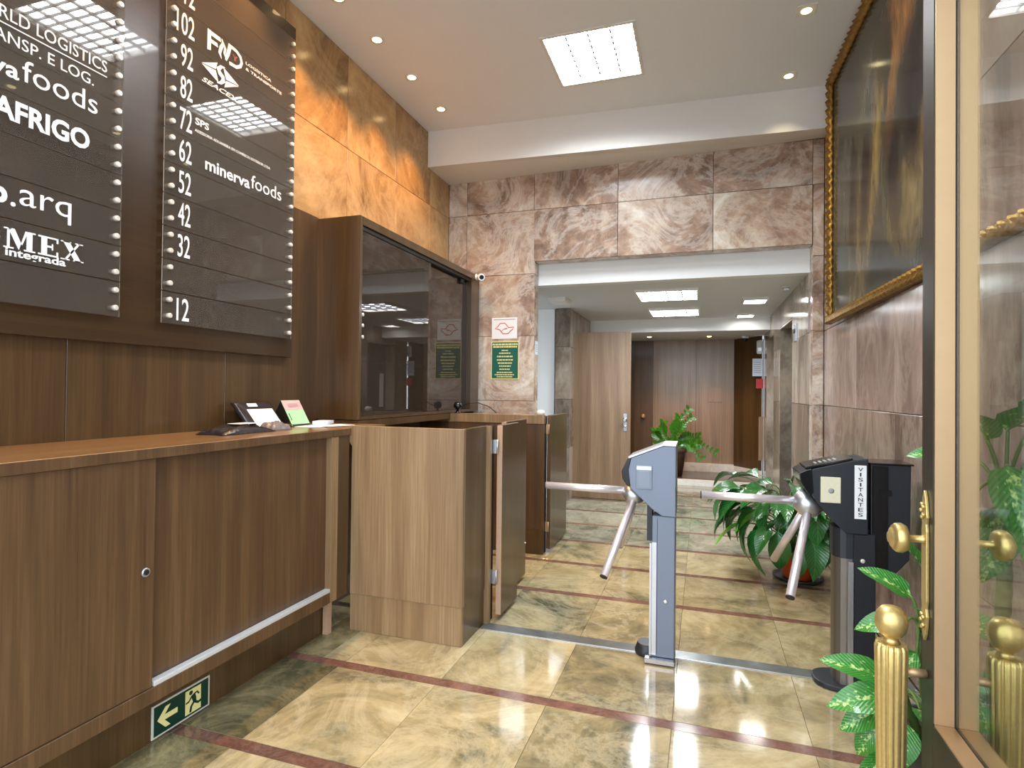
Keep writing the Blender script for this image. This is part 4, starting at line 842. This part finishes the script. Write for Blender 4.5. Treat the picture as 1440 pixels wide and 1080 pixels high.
# -- front turnstile: slim grey
t1 = thing('turnstile', 'slim grey-blue tripod turnstile with a silver edged post', 'turnstile', (-0.19, 3.06, 0))
head = [(-0.382, 0.948), (-0.352, 1.010), (-0.182, 1.080), (-0.122, 1.080), (-0.122, 0.733), (-0.186, 0.733), (-0.234, 0.764), (-0.353, 0.872), (-0.377, 0.912)]
obj('head', prism(BM(), head, XZ, 2.962, 3.16, bev=0.004), 'grey_case', t1)
obj('nose', prism(BM(), [(-0.388, 0.948), (-0.358, 1.013), (-0.338, 1.021), (-0.352, 0.955), (-0.342, 0.872), (-0.358, 0.872), (-0.383, 0.91)], XZ, 2.957, 3.165, bev=0.003), 'black_gloss', t1, 'black rounded nose')
obj('lid', prism(BM(), [(-0.350, 1.0145), (-0.183, 1.0835), (-0.122, 1.0835), (-0.122, 1.092), (-0.185, 1.092), (-0.354, 1.022)], XZ, 2.955, 3.165), 'alum', t1, 'bare metal lid strip')
bpart('post', t1, 'grey_case', -0.236, -0.124, 2.975, 3.105, 0.03, 0.732, bev=0.004)
obj('post_sleeve', prism(BM(), [(-0.262, 0.600), (-0.238, 0.600), (-0.238, 0.765), (-0.262, 0.78)], XZ, 2.99, 3.095), 'black_case', t1)
bpart('silver_strip', t1, 'alum', -0.246, -0.2365, 2.968, 2.99, 0.04, 0.595); bpart('face_strip', t1, 'alum', -0.2355, -0.213, 2.9725, 2.9748, 0.04, 0.598)
bpart('seam_groove', t1, 'black_case', -0.211, -0.209, 2.9738, 2.9749, 0.04, 0.72)
bpart('base_shoe', t1, 'steel', -0.268, -0.122, 2.945, 3.075, 0.0045, 0.030, bev=0.003)
bm = BM(); lathe(bm, [(0.062, 0.0045), (0.064, 0.02), (0.055, 0.045), (0.05, 0.06)], (-0.262, 3.07, 0.0), n=20); obj('base_cover', bm, 'black_case', t1)
bm = BM(); lathe(bm, [(0.009, 0), (0.009, 0.004), (0.005, 0.006)], (-0.168, 2.975, 0.31), (0, -1, 0), 12); obj('lock_button', bm, 'pin', t1)
rdr = bpart('card_reader', t1, 'reader_grey', -0.314, -0.236, 2.954, 2.9615, 0.862, 0.980, bev=0.002); bpart('reader_window', rdr, 'reader_grey', -0.305, -0.245, 2.951, 2.9538, 0.87, 0.955, bev=0.001); bpart('reader_band', rdr, 'alum', -0.311, -0.239, 2.9518, 2.9538, 0.960, 0.976)
hx = Vector((-1, 0, -1)).normalized(); hc = Vector((-0.328, 3.06, 0.826))
bm = BM(); lathe(bm, [(0.056, -0.02), (0.060, 0.02), (0.048, 0.05), (0.02, 0.06)], hc, hx, 24); hb = obj('hub', bm, 'alum', t1)
arms(hc + hx * 0.02, 0.43, 0.0195, t1)
# -- second turnstile: black with collector box
t2 = thing('turnstile', 'black tripod turnstile labelled VISITANTES with a collector box behind', 'turnstile', (0.64, 3.05, 0))
head = [(0.440, 0.985), (0.490, 1.008), (0.642, 1.052), (0.705, 1.062), (0.705, 0.722), (0.618, 0.722), (0.557, 0.782), (0.488, 0.870), (0.455, 0.925)]
obj('head', prism(BM(), head, XZ, 2.945, 3.155, bev=0.005), 'black_case', t2)
obj('nose', prism(BM(), [(0.425, 0.985), (0.452, 1.000), (0.478, 1.008), (0.486, 0.90), (0.47, 0.878), (0.43, 0.945)], XZ, 2.940, 3.160, bev=0.004), 'black_gloss', t2, 'glossy black nose')
ld_ = obj('lid', hexa(BM(), [(0.455, 2.95, 1.004), (0.643, 2.945, 1.0545), (0.643, 3.155, 1.0545), (0.455, 3.15, 1.004), (0.455, 2.95, 1.012), (0.643, 2.945, 1.062), (0.643, 3.155, 1.062), (0.455, 3.15, 1.012)]), 'black_gloss', t2, 'glossy lid with ventilation slots')
for k in range(5):
    u = 0.50 + 0.020 * k; z = 1.012 + (u - 0.455) * 0.266
    obj('vent_slot', hexa(BM(), [(u, 3.0, z + 0.0003), (u + 0.009, 3.0, z + 0.0027), (u + 0.009, 3.06, z + 0.0027), (u, 3.06, z + 0.0003), (u, 3.0, z + 0.0016), (u + 0.009, 3.0, z + 0.004), (u + 0.009, 3.06, z + 0.004), (u, 3.06, z + 0.0016)]), 'ink_grey', ld_)
pts = []
for k in range(20):
    a = 6.28318 * k / 20; pts.append((0.658 + 0.078 * math.copysign(abs(math.cos(a)) ** 0.75, math.cos(a)), 3.055 + 0.075 * math.copysign(abs(math.sin(a)) ** 0.75, math.sin(a))))
obj('post', prism(BM(), pts, XY, 0.026, 0.60), 'mesh_steel', t2, 'brushed dark steel post')
obj('post_collar', prism(BM(), [(x + (x - 0.658) * 0.06, y + (y - 3.055) * 0.06) for x, y in pts], XY, 0.601, 0.735), 'black_case', t2)
bpart('post_cover', t2, 'black_case', 0.652, 0.738, 2.958, 3.06, 0.027, 0.722, bev=0.004); bpart('silver_strip', t2, 'alum', 0.630, 0.6515, 2.955, 2.978, 0.027, 0.592, bev=0.002)
bm = BM(); lathe(bm, [(0.010, 0), (0.010, 0.004), (0.005, 0.006)], (0.686, 2.958, 0.602), (0, -1, 0), 12); obj('lock_button', bm, 'pin', t2)
bs = []
for k in range(24):
    a = 6.28318 * k / 24; bs.append((0.65 + 0.15 * math.copysign(abs(math.cos(a)) ** 0.8, math.cos(a)), 3.055 + 0.105 * math.copysign(abs(math.sin(a)) ** 0.8, math.sin(a))))
obj('base_plate', prism(BM(), bs, XY, 0.0045, 0.026, bev=0.004), 'black_case', t2)
bx_ = obj('collector_box', prism(BM(), [(0.722, 1.034), (0.722, 0.548), (0.806, 0.536), (0.872, 0.620), (0.878, 1.034)], XZ, 2.975, 3.16, bev=0.004), 'black_case', t2, 'black card collector box')
bpart('box_ridge', bx_, 'black_gloss', 0.726, 0.786, 2.966, 2.9745, 0.57, 1.03, bev=0.002); bpart('finger_recess', bx_, 'black_gloss', 0.755, 0.80, 2.962, 2.9655, 0.90, 0.925)
bpart('box_lid', bx_, 'black_gloss', 0.715, 0.886, 2.968, 3.165, 1.0345, 1.042, bev=0.001)
rdr = bpart('card_reader', t2, 'reader', 0.513, 0.594, 2.934, 2.9445, 0.857, 0.973, bev=0.002, label='cream card reader')
bm = BM(); lathe(bm, [(0.012, 0), (0.012, 0.002), (0.006, 0.003)], (0.555, 2.934, 0.912), (0, -1, 0), 16); obj('reader_light', bm, 'ink_grey', rdr)
lb = bpart('label_sheet', t2, 'paper', 0.650, 0.697, 2.9425, 2.9445, 0.792, 1.031, label='white label with upright black letters')
f = Flat((0.650, 2.9423, 0.792), (1, 0, 0), (0, 0, 1), 0.0006)
for k, ch in enumerate('VISITANTES'):
    zt = 0.229 - k * 0.0224; w = 0.006 if ch == 'I' else 0.019
    f.text(ch, 0.0235 - w / 2, 0.0235 + w / 2, zt - 0.0165, zt, bold=0.01)
f.done('lettering', 'ink_black', lb)
hc = Vector((0.478, 3.05, 0.83)); bm = BM(); lathe(bm, [(0.066, -0.03), (0.068, 0.012), (0.05, 0.05), (0.022, 0.062)], hc, hx, 24); obj('hub', bm, 'alum', t2)
arms(hc + hx * 0.02, 0.43, 0.0195, t2)

# ================================================================== GLASS DOOR (open, edge toward the hall)
d2 = thing('door_2', 'bronze and brass framed glass entrance door standing open', 'door', (0.63, 1.4, 0), kind='structure')
YS, DX0, DX1, DG = 1.79, 0.577, 0.678, 0.628
ZB, ZD = 0.486, 3.0
bpart('free_stile', d2, 'bronze', DX0, DX1, YS, YS + 0.082, 0.012, ZD, bev=0.002)
bpart('hinge_stile', d2, 'bronze', DX0, DX1, 0.88, 0.96, 0.012, ZD, bev=0.002)
bpart('bottom_rail', d2, 'bronze', DX0, DX1, 0.961, YS - 0.001, 0.012, ZB, bev=0.002)
bpart('top_rail', d2, 'bronze', DX0, DX1, 0.961, YS - 0.001, ZD - 0.12, ZD, bev=0.002)
for x0, x1 in ((DX0 + 0.002, DG - 0.005), (DG + 0.005, DX1 - 0.002)):
    bpart('brass_bead', d2, 'brass_pale', x0, x1, YS - 0.006, YS - 0.0012, ZB + 0.006, ZD - 0.121); bpart('brass_bead', d2, 'brass_pale', x0, x1, 0.961, YS - 0.0065, ZB + 0.0005, ZB + 0.0055)
bpart('gasket', d2, 'black', DG - 0.0045, DG + 0.0045, YS - 0.006, YS - 0.0012, ZB, ZD - 0.121); bpart('gasket', d2, 'black', DG - 0.0045, DG + 0.0045, 0.961, YS - 0.0065, ZB + 0.0005, ZB + 0.006)
bpart('glass_pane', d2, 'glass', DG - 0.003, DG + 0.003, 0.961, YS - 0.007, ZB + 0.0065, ZD - 0.121)
YP = YS + 0.042
for sgn, xf in ((-1, DX0), (1, DX1)):
    # escutcheon: long plate with leafy ends
    prof = [(0.0, 1.075), (0.010, 1.055), (0.016, 1.03), (0.020, 1.005), (0.014, 0.985), (0.018, 0.965), (0.018, 0.78), (0.014, 0.76), (0.020, 0.74), (0.016, 0.715), (0.010, 0.69), (0.0, 0.672)]
    prof = [(a, z + 0.018) for a, z in prof]; out = [(YP + a, z) for a, z in prof] + [(YP - a, z) for a, z in prof[-2:0:-1]]
    bm = BM(); prism(bm, out, YZ, xf + sgn * 0.0005, xf + sgn * 0.008, bev=0.0015)
    es_ = obj('escutcheon', bm, 'brass', d2)
    for zc_ in (1.038, 0.743):
        for k in range(5):
            bm = BM(); lathe(bm, [(0.002, 0), (0.006, 0.003), (0.005, 0.007), (0.002, 0.009)], (xf + sgn * 0.007, YP + 0.009 * math.cos(k * 1.2566), zc_ + 0.018 * math.sin(k * 1.2566)), (sgn, 0, 0), 8); obj('rosette_bead', bm, 'brass', es_)
    bm = BM(); lathe(bm, [(0.014, 0.008), (0.010, 0.013), (0.009, 0.044), (0.016, 0.047), (0.034, 0.049), (0.040, 0.060), (0.039, 0.073), (0.032, 0.081), (0.029, 0.079), (0.026, 0.085), (0.018, 0.087), (0.014, 0.091), (0.005, 0.093)], (xf, YP, 0.960), (sgn, 0, 0), 28); obj('knob', bm, 'brass', d2)
    # fluted pull
    xp = xf + (-0.083 if sgn < 0 else 0.072)
    fl = lambda a, h: 1.0 - 0.16 * (1.0 - abs(math.sin(a * 6))) ** 2.2
    bm = BM(); lathe(bm, [(0.030, 0.09), (0.031, 0.12), (0.033, 0.22), (0.036, 0.42), (0.0385, 0.59), (0.040, 0.660), (0.036, 0.673)], (xp, YP, 0.0), n=120, flute=fl); pl_ = obj('fluted_pull', bm, 'brass', d2)
    bm = BM(); lathe(bm, [(0.022, 0.6735), (0.018, 0.682), (0.016, 0.688), (0.028, 0.696), (0.037, 0.712), (0.040, 0.732), (0.036, 0.752), (0.024, 0.768), (0.006, 0.774)], (xp, YP, 0.0), n=28); obj('ball_finial', bm, 'brass', pl_)
    for z in (0.60, 0.16):
        bm = BM(); tube(bm, [(xf + sgn * 0.001, YP, z), (xp - sgn * 0.028, YP, z)], 0.011, 12); obj('pull_bracket', bm, 'brass_pale', pl_)

# ================================================================== PLANTS
def leaf_mesh(name, m, wid, droop, fold=0.25, n=7, tip=1.0, wave=0.02):
    """unit leaf along +Y from the origin, drooping in -Z"""
    me = bpy.data.meshes.new(name); bm = BM(); rows = []
    for i in range(n + 1):
        t = i / n; w = wid * (math.sin(math.pi * min(1, t ** 0.75 * 0.98 + 0.02)) ** 0.8) * 0.5
        if i == 0: w = 0.012
        if i == n: w = 0.004
        a = droop * t; y = (math.sin(a) / droop) if abs(droop) > 1e-3 else t; z = -(1 - math.cos(a)) / droop if abs(droop) > 1e-3 else 0
        wv = wave * math.sin(t * 9)
        rows.append([bm.verts.new((x * w, y, z + abs(x) * w * fold * 2 + (wv * x if abs(x) == 1 else 0))) for x in (-1, -0.5, 0, 0.5, 1)])
    for r0, r1 in zip(rows, rows[1:]):
        for k in range(4):
            fc = bm.faces.new((r0[k], r0[k + 1], r1[k + 1], r1[k])); fc.smooth = True
    bm.to_mesh(me); bm.free(); me.materials.append(M[m]); return me
def put_leaf(parent, me, base, d, length, roll=0.0, wscale=1.0):
    d = Vector(d).normalized(); up = Vector((0, 0, 1)); x = d.cross(up)
    if x.length < 0.05: x = Vector((1, 0, 0))
    x.normalize(); z = x.cross(d).normalized()
    R3 = Matrix((x, d, z)).transposed() @ Matrix.Rotation(roll, 3, 'Y')
    mw = Matrix.Translation(Vector(base)) @ R3.to_4x4() @ Matrix.Diagonal((length * wscale, length, length, 1))
    o = bpy.data.objects.new('leaf', me); COL.objects.link(o); o.parent = parent
    o.matrix_local = Matrix.Translation(-OFF[parent.name]) @ mw; return o
def bez(p0, p1, p2, n=7):
    p0, p1, p2 = map(Vector, (p0, p1, p2)); return [p0 * (1 - t) ** 2 + p1 * 2 * t * (1 - t) + p2 * t * t for t in [i / n for i in range(n + 1)]]
def pot(t, c, r0, r1, h, m, rim=0.012, saucer=None):
    z0 = c[2]
    if saucer:
        bm = BM(); lathe(bm, [(saucer * 0.86, 0), (saucer * 0.98, 0.012), (saucer, 0.026), (saucer * 0.94, 0.026), (saucer * 0.86, 0.012)], c, n=28); obj('saucer', bm, 'potblack', t); z0 += 0.0125
    bm = BM(); lathe(bm, [(r0, 0), (r1 * 0.97, h * 0.84), (r1 * 0.98, h * 0.85), (r1 + rim * 0.5, h * 0.86), (r1 + rim * 0.6, h), (r1 - 0.008, h), (r1 - 0.012, h * 0.9)], (c[0], c[1], z0), n=32); obj('pot', bm, m, t)
    bm = BM(); lathe(bm, [(r1 - 0.014, h * 0.88), (r1 - 0.014, h * 0.9), (r1 * 0.5, h * 0.93), (0.01, h * 0.94)], (c[0], c[1], z0), n=24); obj('soil', bm, 'soil', t)
    return z0 + h * 0.92
# peace lily in an orange pot
pc = (0.665, 4.66, 0.0025)
pl = thing('potted_plant', 'glossy dark green peace lily in an orange pot by the stone wall', 'plant', pc)
zs = pot(pl, pc, 0.10, 0.145, 0.20, 'terracotta', saucer=0.17)
L1 = [leaf_mesh('lily_leaf', 'leaf_lily', w, d) for w, d in ((0.46, 1.2), (0.42, 0.8), (0.5, 1.5))]; L2 = leaf_mesh('lily_leaf', 'leaf_pale', 0.26, 0.5)
rnd = random.Random(21)
spots = []
for k in range(84):
    a = rnd.uniform(0, 6.283); e = rnd.uniform(0.15, 1.15); spots.append((a, e))
for k, (a, e) in enumerate(spots):
    reach = 0.14 + 0.26 * rnd.random(); hgt = 0.12 + 0.46 * math.sin(e) * rnd.uniform(0.75, 1.0)
    dx, dy = math.cos(a), math.sin(a)
    if dx > 0.25: reach *= 0.5
    if dx < -0.2: reach *= 1.25
    x1 = min(pc[0] + dx * reach, 0.88); p0 = Vector((pc[0] + dx * 0.04, pc[1] + dy * 0.04, zs)); p2 = Vector((x1, pc[1] + dy * reach, zs + hgt))
    cpt = Vector((p0.x + dx * reach * 0.25, p0.y + dy * reach * 0.25, zs + hgt * 1.05))
    pts_ = bez(p0, cpt, p2); bm = BM(); tube(bm, pts_, [0.0045] * 4 + [0.0032] * 4, 5); obj('stalk', bm, 'stalk', pl)
    dd = Vector((dx, dy, 0.25 - 0.9 * (1 - e / 1.15))); ln = rnd.uniform(0.20, 0.32)
    if x1 + dx * ln > 0.93: dd = Vector((dx * 0.1, dy if abs(dy) > 0.3 else -0.6, 0.5)); 
    put_leaf(pl, L2 if k % 11 == 3 else L1[k % 3], p2, dd, ln, rnd.uniform(-0.4, 0.4))
for (x, y, z, dx, dy, dz, ln) in ((0.40, 4.40, 0.40, -0.5, -0.3, -0.9, 0.34), (0.50, 4.36, 0.40, 0.05, -0.3, -1, 0.32), (0.36, 4.46, 0.52, -0.9, -0.2, -0.5, 0.28), (0.33, 4.6, 0.58, -1, 0.0, -0.1, 0.22), (0.62, 4.34, 0.30, 0.1, -0.5, -1, 0.22), (0.55, 4.40, 0.56, -0.1, -0.4, -1, 0.30), (0.33, 4.42, 0.44, -0.6, -0.2, -0.9, 0.30), (0.28, 4.52, 0.55, -0.9, -0.1, -0.4, 0.26), (0.46, 4.42, 0.60, -0.5, -0.5, -0.6, 0.30), (0.44, 4.5, 0.66, -0.8, -0.2, 0.2, 0.26), (0.58, 4.44, 0.62, -0.2, -0.6, -0.3, 0.28), (0.70, 4.42, 0.50, 0.2, -0.7, -0.6, 0.28), (0.78, 4.5, 0.58, 0.3, -0.7, -0.2, 0.26)):
    bm = BM(); tube(bm, bez((pc[0] - 0.03, pc[1] - 0.03, zs), ((x + pc[0]) / 2, (y + pc[1]) / 2, z + 0.16), (x, y, z)), 0.0042, 5); obj('stalk', bm, 'stalk', pl)
    put_leaf(pl, L1[0], (x, y, z), (dx, dy, dz), ln, 0.2)
# arching plant in a brown pot on the platform
zc0 = (-0.40, 9.12, 0.0835)
zz = thing('potted_plant', 'bright green arching plant in a tall brown pot on the platform', 'plant', zc0)
zs = pot(zz, zc0, 0.115, 0.175, 0.42, 'potbrown')
lf = leaf_mesh('zz_leaflet', 'leaf_zz', 0.42, 0.3, n=3)
def frond(p0, p1, p2, n=13, ls=0.10):
    pts_ = bez(p0, p1, p2, n); bm = BM(); tube(bm, pts_, [0.011 - 0.008 * i / n for i in range(n + 1)], 6)
    for i in range(2, n + 1):
        d = (pts_[min(i + 1, n)] - pts_[i - 1]).normalized(); s0 = d.cross(Vector((0, 1, 0.2))).normalized()
        for sg in (-1, 1):
            ld = (s0 * sg + d * 0.55 + Vector((0, -0.25, 0.1))).normalized(); x = ld.cross(Vector((0, -1, 0.4))).normalized(); z = x.cross(ld); L_ = ls * (0.75 + 0.25 * math.sin(i))
            rows = []
            for t, w in ((0, 0.08), (0.35, 0.30), (0.7, 0.26), (1.0, 0.03)): rows.append([bm.verts.new(pts_[i] + ld * (t * L_) + x * (sg_ * w * L_) + z * (abs(sg_) * 0.12 * L_ * w)) for sg_ in (-1, 0, 1)])
            for r0, r1 in zip(rows, rows[1:]):
                for k in range(2): bm.faces.new((r0[k], r0[k + 1], r1[k + 1], r1[k]))
    obj('frond', bm, ['leaf_zz'], zz)
c = Vector((zc0[0], zc0[1], zs))
for p1, p2 in (((-0.22, 0, 0.28), (-0.16, -0.1, 0.42)), ((-0.10, 0, 0.3), (0.20, 0, 0.62)), ((-0.02, -0.1, 0.32), (0.24, -0.15, 0.50)), ((0.18, 0, 0.25), (0.58, 0, 0.0)), ((0.14, -0.1, 0.26), (0.38, -0.15, -0.08)), ((-0.30, 0, 0.2), (-0.28, -0.1, 0.3)), ((-0.06, 0.1, 0.26), (0.05, 0.1, 0.5)), ((0.05, 0.05, 0.26), (0.34, 0.1, 0.22)), ((-0.16, -0.08, 0.12), (-0.27, -0.14, 0.10))):
    frond(c, c + Vector(p1), c + Vector(p2))
# variegated dumb cane behind the glass door
dc = (0.735, 2.22, 0.0025)
dp = thing('potted_plant', 'variegated dumb cane in a black pot between turnstile and glass door', 'plant', dc)
zs = pot(dp, dc, 0.10, 0.14, 0.27, 'potblack')
LD = [leaf_mesh('cane_leaf', 'leaf_cane', w, d, fold=0.2) for w, d in ((0.50, 0.9), (0.46, 0.5), (0.54, 1.2))]
def cane_leaf(p0, p, d, ln, k, roll=0.0):
    p0, p = Vector(p0), Vector(p); md = (p0 + p) / 2 + Vector((0, 0, 0.05))
    bm = BM(); tube(bm, bez(p0, md, p, 5), 0.005, 6); obj('stalk', bm, 'stalk', dp)
    x = Vector(d).normalized().cross(Vector((0, 0, 1))); roll = 0.75 * (1 if x.dot(Vector((0, 0, 1.35)) - p) > 0 else -1) * min(1.0, abs(x.normalized().y) * 1.2)
    put_leaf(dp, LD[k % 3], p, d, ln, roll)
base = Vector((dc[0] - 0.02, dc[1], zs))
for st in (((dc[0] - 0.02, dc[1], zs - 0.03), (dc[0] - 0.06, dc[1] - 0.02, 0.42), (dc[0] - 0.05, dc[1] + 0.02, 0.60)), ((dc[0] - 0.05, dc[1] - 0.03, zs - 0.03), (dc[0] - 0.10, dc[1] - 0.04, 0.33), (dc[0] - 0.12, dc[1] - 0.05, 0.42))):
    bm = BM(); tube(bm, bez(*st), [0.014] * 4 + [0.010] * 4, 10); obj('stem', bm, 'stalk', dp)
A = (dc[0] - 0.05, dc[1] + 0.02, 0.58); B = (dc[0] - 0.12, dc[1] - 0.05, 0.40)
for p0, p, d, ln, k in ((A, (0.66, 2.24, 0.68), (-0.75, 0, 0.55), 0.17, 1), (A, (0.72, 2.2, 0.70), (0.1, -0.3, 1), 0.18, 1), (A, (0.64, 2.22, 0.60), (-1, -0.2, 0.0), 0.16, 0), (A, (0.76, 2.2, 0.62), (0.6, -0.5, 0.2), 0.18, 0), (A, (0.71, 2.14, 0.60), (0, -1, -0.2), 0.17, 2), (A, (0.66, 2.18, 0.52), (-0.8, -0.4, -0.5), 0.16, 0),
                        (B, (0.56, 2.14, 0.44), (-1, -0.1, 0.35), 0.19, 1), (B, (0.56, 2.12, 0.36), (-0.8, -0.3, -0.3), 0.17, 0), (B, (0.55, 2.13, 0.30), (-0.7, -0.2, -0.8), 0.15, 0), (B, (0.60, 2.08, 0.34), (-0.3, -0.8, -0.6), 0.16, 2), (B, (0.66, 2.08, 0.38), (0.3, -1, -0.2), 0.18, 2), (B, (0.60, 2.10, 0.27), (-0.5, -0.5, -0.6), 0.15, 0), (A, (0.69, 2.12, 0.45), (0.2, -1, -0.5), 0.17, 0), (B, (0.70, 2.05, 0.30), (0.4, -1, 0.1), 0.17, 1), (A, (0.68, 2.16, 0.66), (-0.2, -0.8, 0.4), 0.19, 1), (A, (0.70, 2.20, 0.74), (-0.35, -0.1, 0.9), 0.18, 1), (B, (0.57, 2.10, 0.40), (-0.9, -0.35, 0.05), 0.20, 0), (A, (0.70, 2.10, 0.52), (0.5, -0.9, -0.3), 0.18, 2), (B, (0.63, 2.05, 0.40), (0.1, -1, 0.2), 0.19, 1), (B, (0.56, 2.10, 0.22), (-0.6, -0.4, -0.5), 0.15, 0)):
    cane_leaf(p0, p, d, ln, k)
# its tall ringed trunk curving up beside the door
tr = bez((dc[0] + 0.06, dc[1] - 0.02, zs - 0.03), (0.90, 2.14, 0.60), (0.85, 2.10, 0.95), 26)
bm = BM(); tube(bm, tr, [0.019 + (0.0025 if i % 2 else 0) for i in range(27)], 12); obj('trunk', bm, 'trunk', dp, 'bare ringed trunk')
T = Vector((0.85, 2.10, 0.95)); top = Vector((0.84, 2.05, 1.12))
bm = BM(); tube(bm, bez(T, (0.855, 2.08, 1.04), top), [0.017] * 4 + [0.011] * 4, 10); obj('stem', bm, 'stalk', dp)
for p, d, ln, k in (((0.82, 1.99, 1.25), (0.1, -0.7, 0.5), 0.24, 1), ((0.79, 2.04, 1.22), (-0.3, -0.5, 0.5), 0.20, 1), ((0.82, 1.99, 1.15), (-0.1, -0.7, -0.6), 0.24, 0), ((0.85, 1.96, 1.07), (0.0, -0.8, -0.8), 0.24, 2), ((0.79, 2.14, 1.16), (-0.8, 0.2, 0.1), 0.17, 1), ((0.81, 2.16, 1.05), (-0.7, 0.4, -0.4), 0.20, 0),
                    ((0.86, 1.92, 1.20), (0.0, -1, 0.1), 0.22, 1), ((0.80, 2.01, 1.03), (-0.2, -0.5, -0.9), 0.23, 0), ((0.77, 2.06, 1.30), (-0.3, -0.2, 1), 0.18, 1), ((0.86, 1.94, 1.28), (0.0, -0.8, 0.7), 0.22, 0)):
    cane_leaf(top - Vector((0, 0, 0.04 * (k + 1))), p, d, ln, k)
# teal watering stake in the pot
zs += 0.014
ws = thing('plant_waterer', 'teal plastic bottle stake in the dumb cane pot', 'bottle', (0.70, 2.12, zs))
bm = BM(); lathe(bm, [(0.004, 0.001), (0.006, 0.02), (0.017, 0.05), (0.019, 0.06), (0.019, 0.12), (0.012, 0.14), (0.012, 0.15)], (0.705, 2.13, zs), n=16); obj('lower_bottle', bm, 'teal', ws)
bm = BM(); lathe(bm, [(0.012, 0.151), (0.02, 0.156), (0.02, 0.166), (0.012, 0.17)], (0.705, 2.13, zs), n=16); obj('white_band', bm, 'white', ws)
bm = BM(); lathe(bm, [(0.012, 0.171), (0.016, 0.19), (0.017, 0.23), (0.012, 0.25), (0.008, 0.255)], (0.705, 2.13, zs), n=16); obj('upper_bottle', bm, 'teal', ws)

# ================================================================== SMALL THINGS IN THE HALL
t = thing('emergency_light', 'white emergency light on the dark panel by the far lift', 'light', (0.79, 9.28, 2.0)); bm = BM(); box(bm, 0.755, 0.835, 9.20, 9.25, 1.93, 2.13, bev=0.015); obj('body', bm, 'white_cool', t)
bpart('lens_strip', t, 'alum', 0.768, 0.822, 9.194, 9.1995, 1.97, 2.02)
t = thing('wall_notice', 'pale notice sheet on the dark panel below the emergency light', 'notice', (0.78, 9.24, 1.7)); bpart('sheet', t, 'blue_paper', 0.70, 0.835, 9.228, 9.234, 1.60, 1.86)
f = Flat((0.70, 9.2278, 1.60), (1, 0, 0), (0, 0, 1), 0.0006)
for z in (0.05, 0.08, 0.11, 0.14, 0.17, 0.20): f.rect(0.02, 0.115, z, z + 0.008)
f.done('print_lines', 'ink_grey', t)['kind'] = 'stuff'
t = thing('fire_sign', 'small red fire sign on the dark panel under the pale notice', 'sign', (0.79, 9.24, 1.5)); bpart('sheet', t, 'red_sign', 0.75, 0.84, 9.228, 9.234, 1.42, 1.56)
t = thing('wood_flap', 'narrow upright brown board leaning by the far lift doorway', 'board', (0.82, 9.23, 0.3)); bpart('board', t, 'wood_hall', 0.795, 0.845, 9.20, 9.235, 0.36, 1.0)
bpart('edge_strip', t, 'edge', 0.79, 0.7945, 9.20, 9.235, 0.36, 1.0)
t = thing('security_camera', 'white dome security camera under the low platform ceiling', 'camera', (0.60, 9.3, 2.2))
bm = BM(); lathe(bm, [(0.055, 0), (0.055, -0.022), (0.046, -0.03), (0.046, -0.031)], (0.60, 9.3, 2.1995), n=20); obj('mount', bm, 'white_cool', t)
bm = BM(); lathe(bm, [(0.044, -0.032), (0.038, -0.055), (0.022, -0.072), (0.004, -0.078)], (0.60, 9.3, 2.1995), n=20); obj('dome', bm, 'black_gloss', t)
t = thing('ceiling_lamp', 'unlit white strip lamp on the hall ceiling above the stone pillar', 'light', (-1.5, 6.2, HC)); bm = BM(); box(bm, -1.62, -1.42, 6.12, 6.42, HC - 0.045, HC - 0.001, bev=0.006); obj('body', bm, 'white', t); bpart('cover', t, 'white_cool', -1.60, -1.44, 6.14, 6.40, HC - 0.05, HC - 0.0455)
t = thing('smoke_detector', 'small square smoke detector on the hall ceiling near the opening', 'detector', (0.76, 6.15, HC)); bm = BM(); box(bm, 0.715, 0.80, 6.05, 6.18, HC - 0.012, HC - 0.001, bev=0.003); obj('base', bm, 'white', t); bm = BM(); box(bm, 0.73, 0.785, 6.07, 6.16, HC - 0.04, HC - 0.0125, bev=0.006); obj('body', bm, 'alum', t)
t = thing('lift_indicator', 'dark floor indicator on the stone beside the near lift doorway', 'indicator', (0.85, 6.15, 1.95)); bm = BM(); box(bm, 0.838, 0.8485, 6.05, 6.20, 1.85, 2.02, bev=0.002); obj('plate', bm, 'alum', t); bpart('display', t, 'black_gloss', 0.836, 0.8375, 6.07, 6.18, 1.93, 2.0)
t = thing('wall_plate', 'faint square metal plate on the wood wall behind the arching plant', 'plate', (0.2, 9.79, 1.2)); bm = BM(); box(bm, 0.09, 0.30, 9.792, 9.799, 1.20, 1.44, bev=0.002); obj('plate', bm, 'wood_hall', t)
t = thing('panel_knob', 'small round knob on the wood wall beside the hall door', 'knob', (-0.93, 9.78, 0.93)); bm = BM(); lathe(bm, [(0.012, 0), (0.012, 0.03), (0.035, 0.04), (0.038, 0.06), (0.02, 0.075)], (-0.93, 9.799, 0.95), (0, -1, 0), 16); obj('knob', bm, 'brass_pale', t)
bpy.context.view_layer.update()
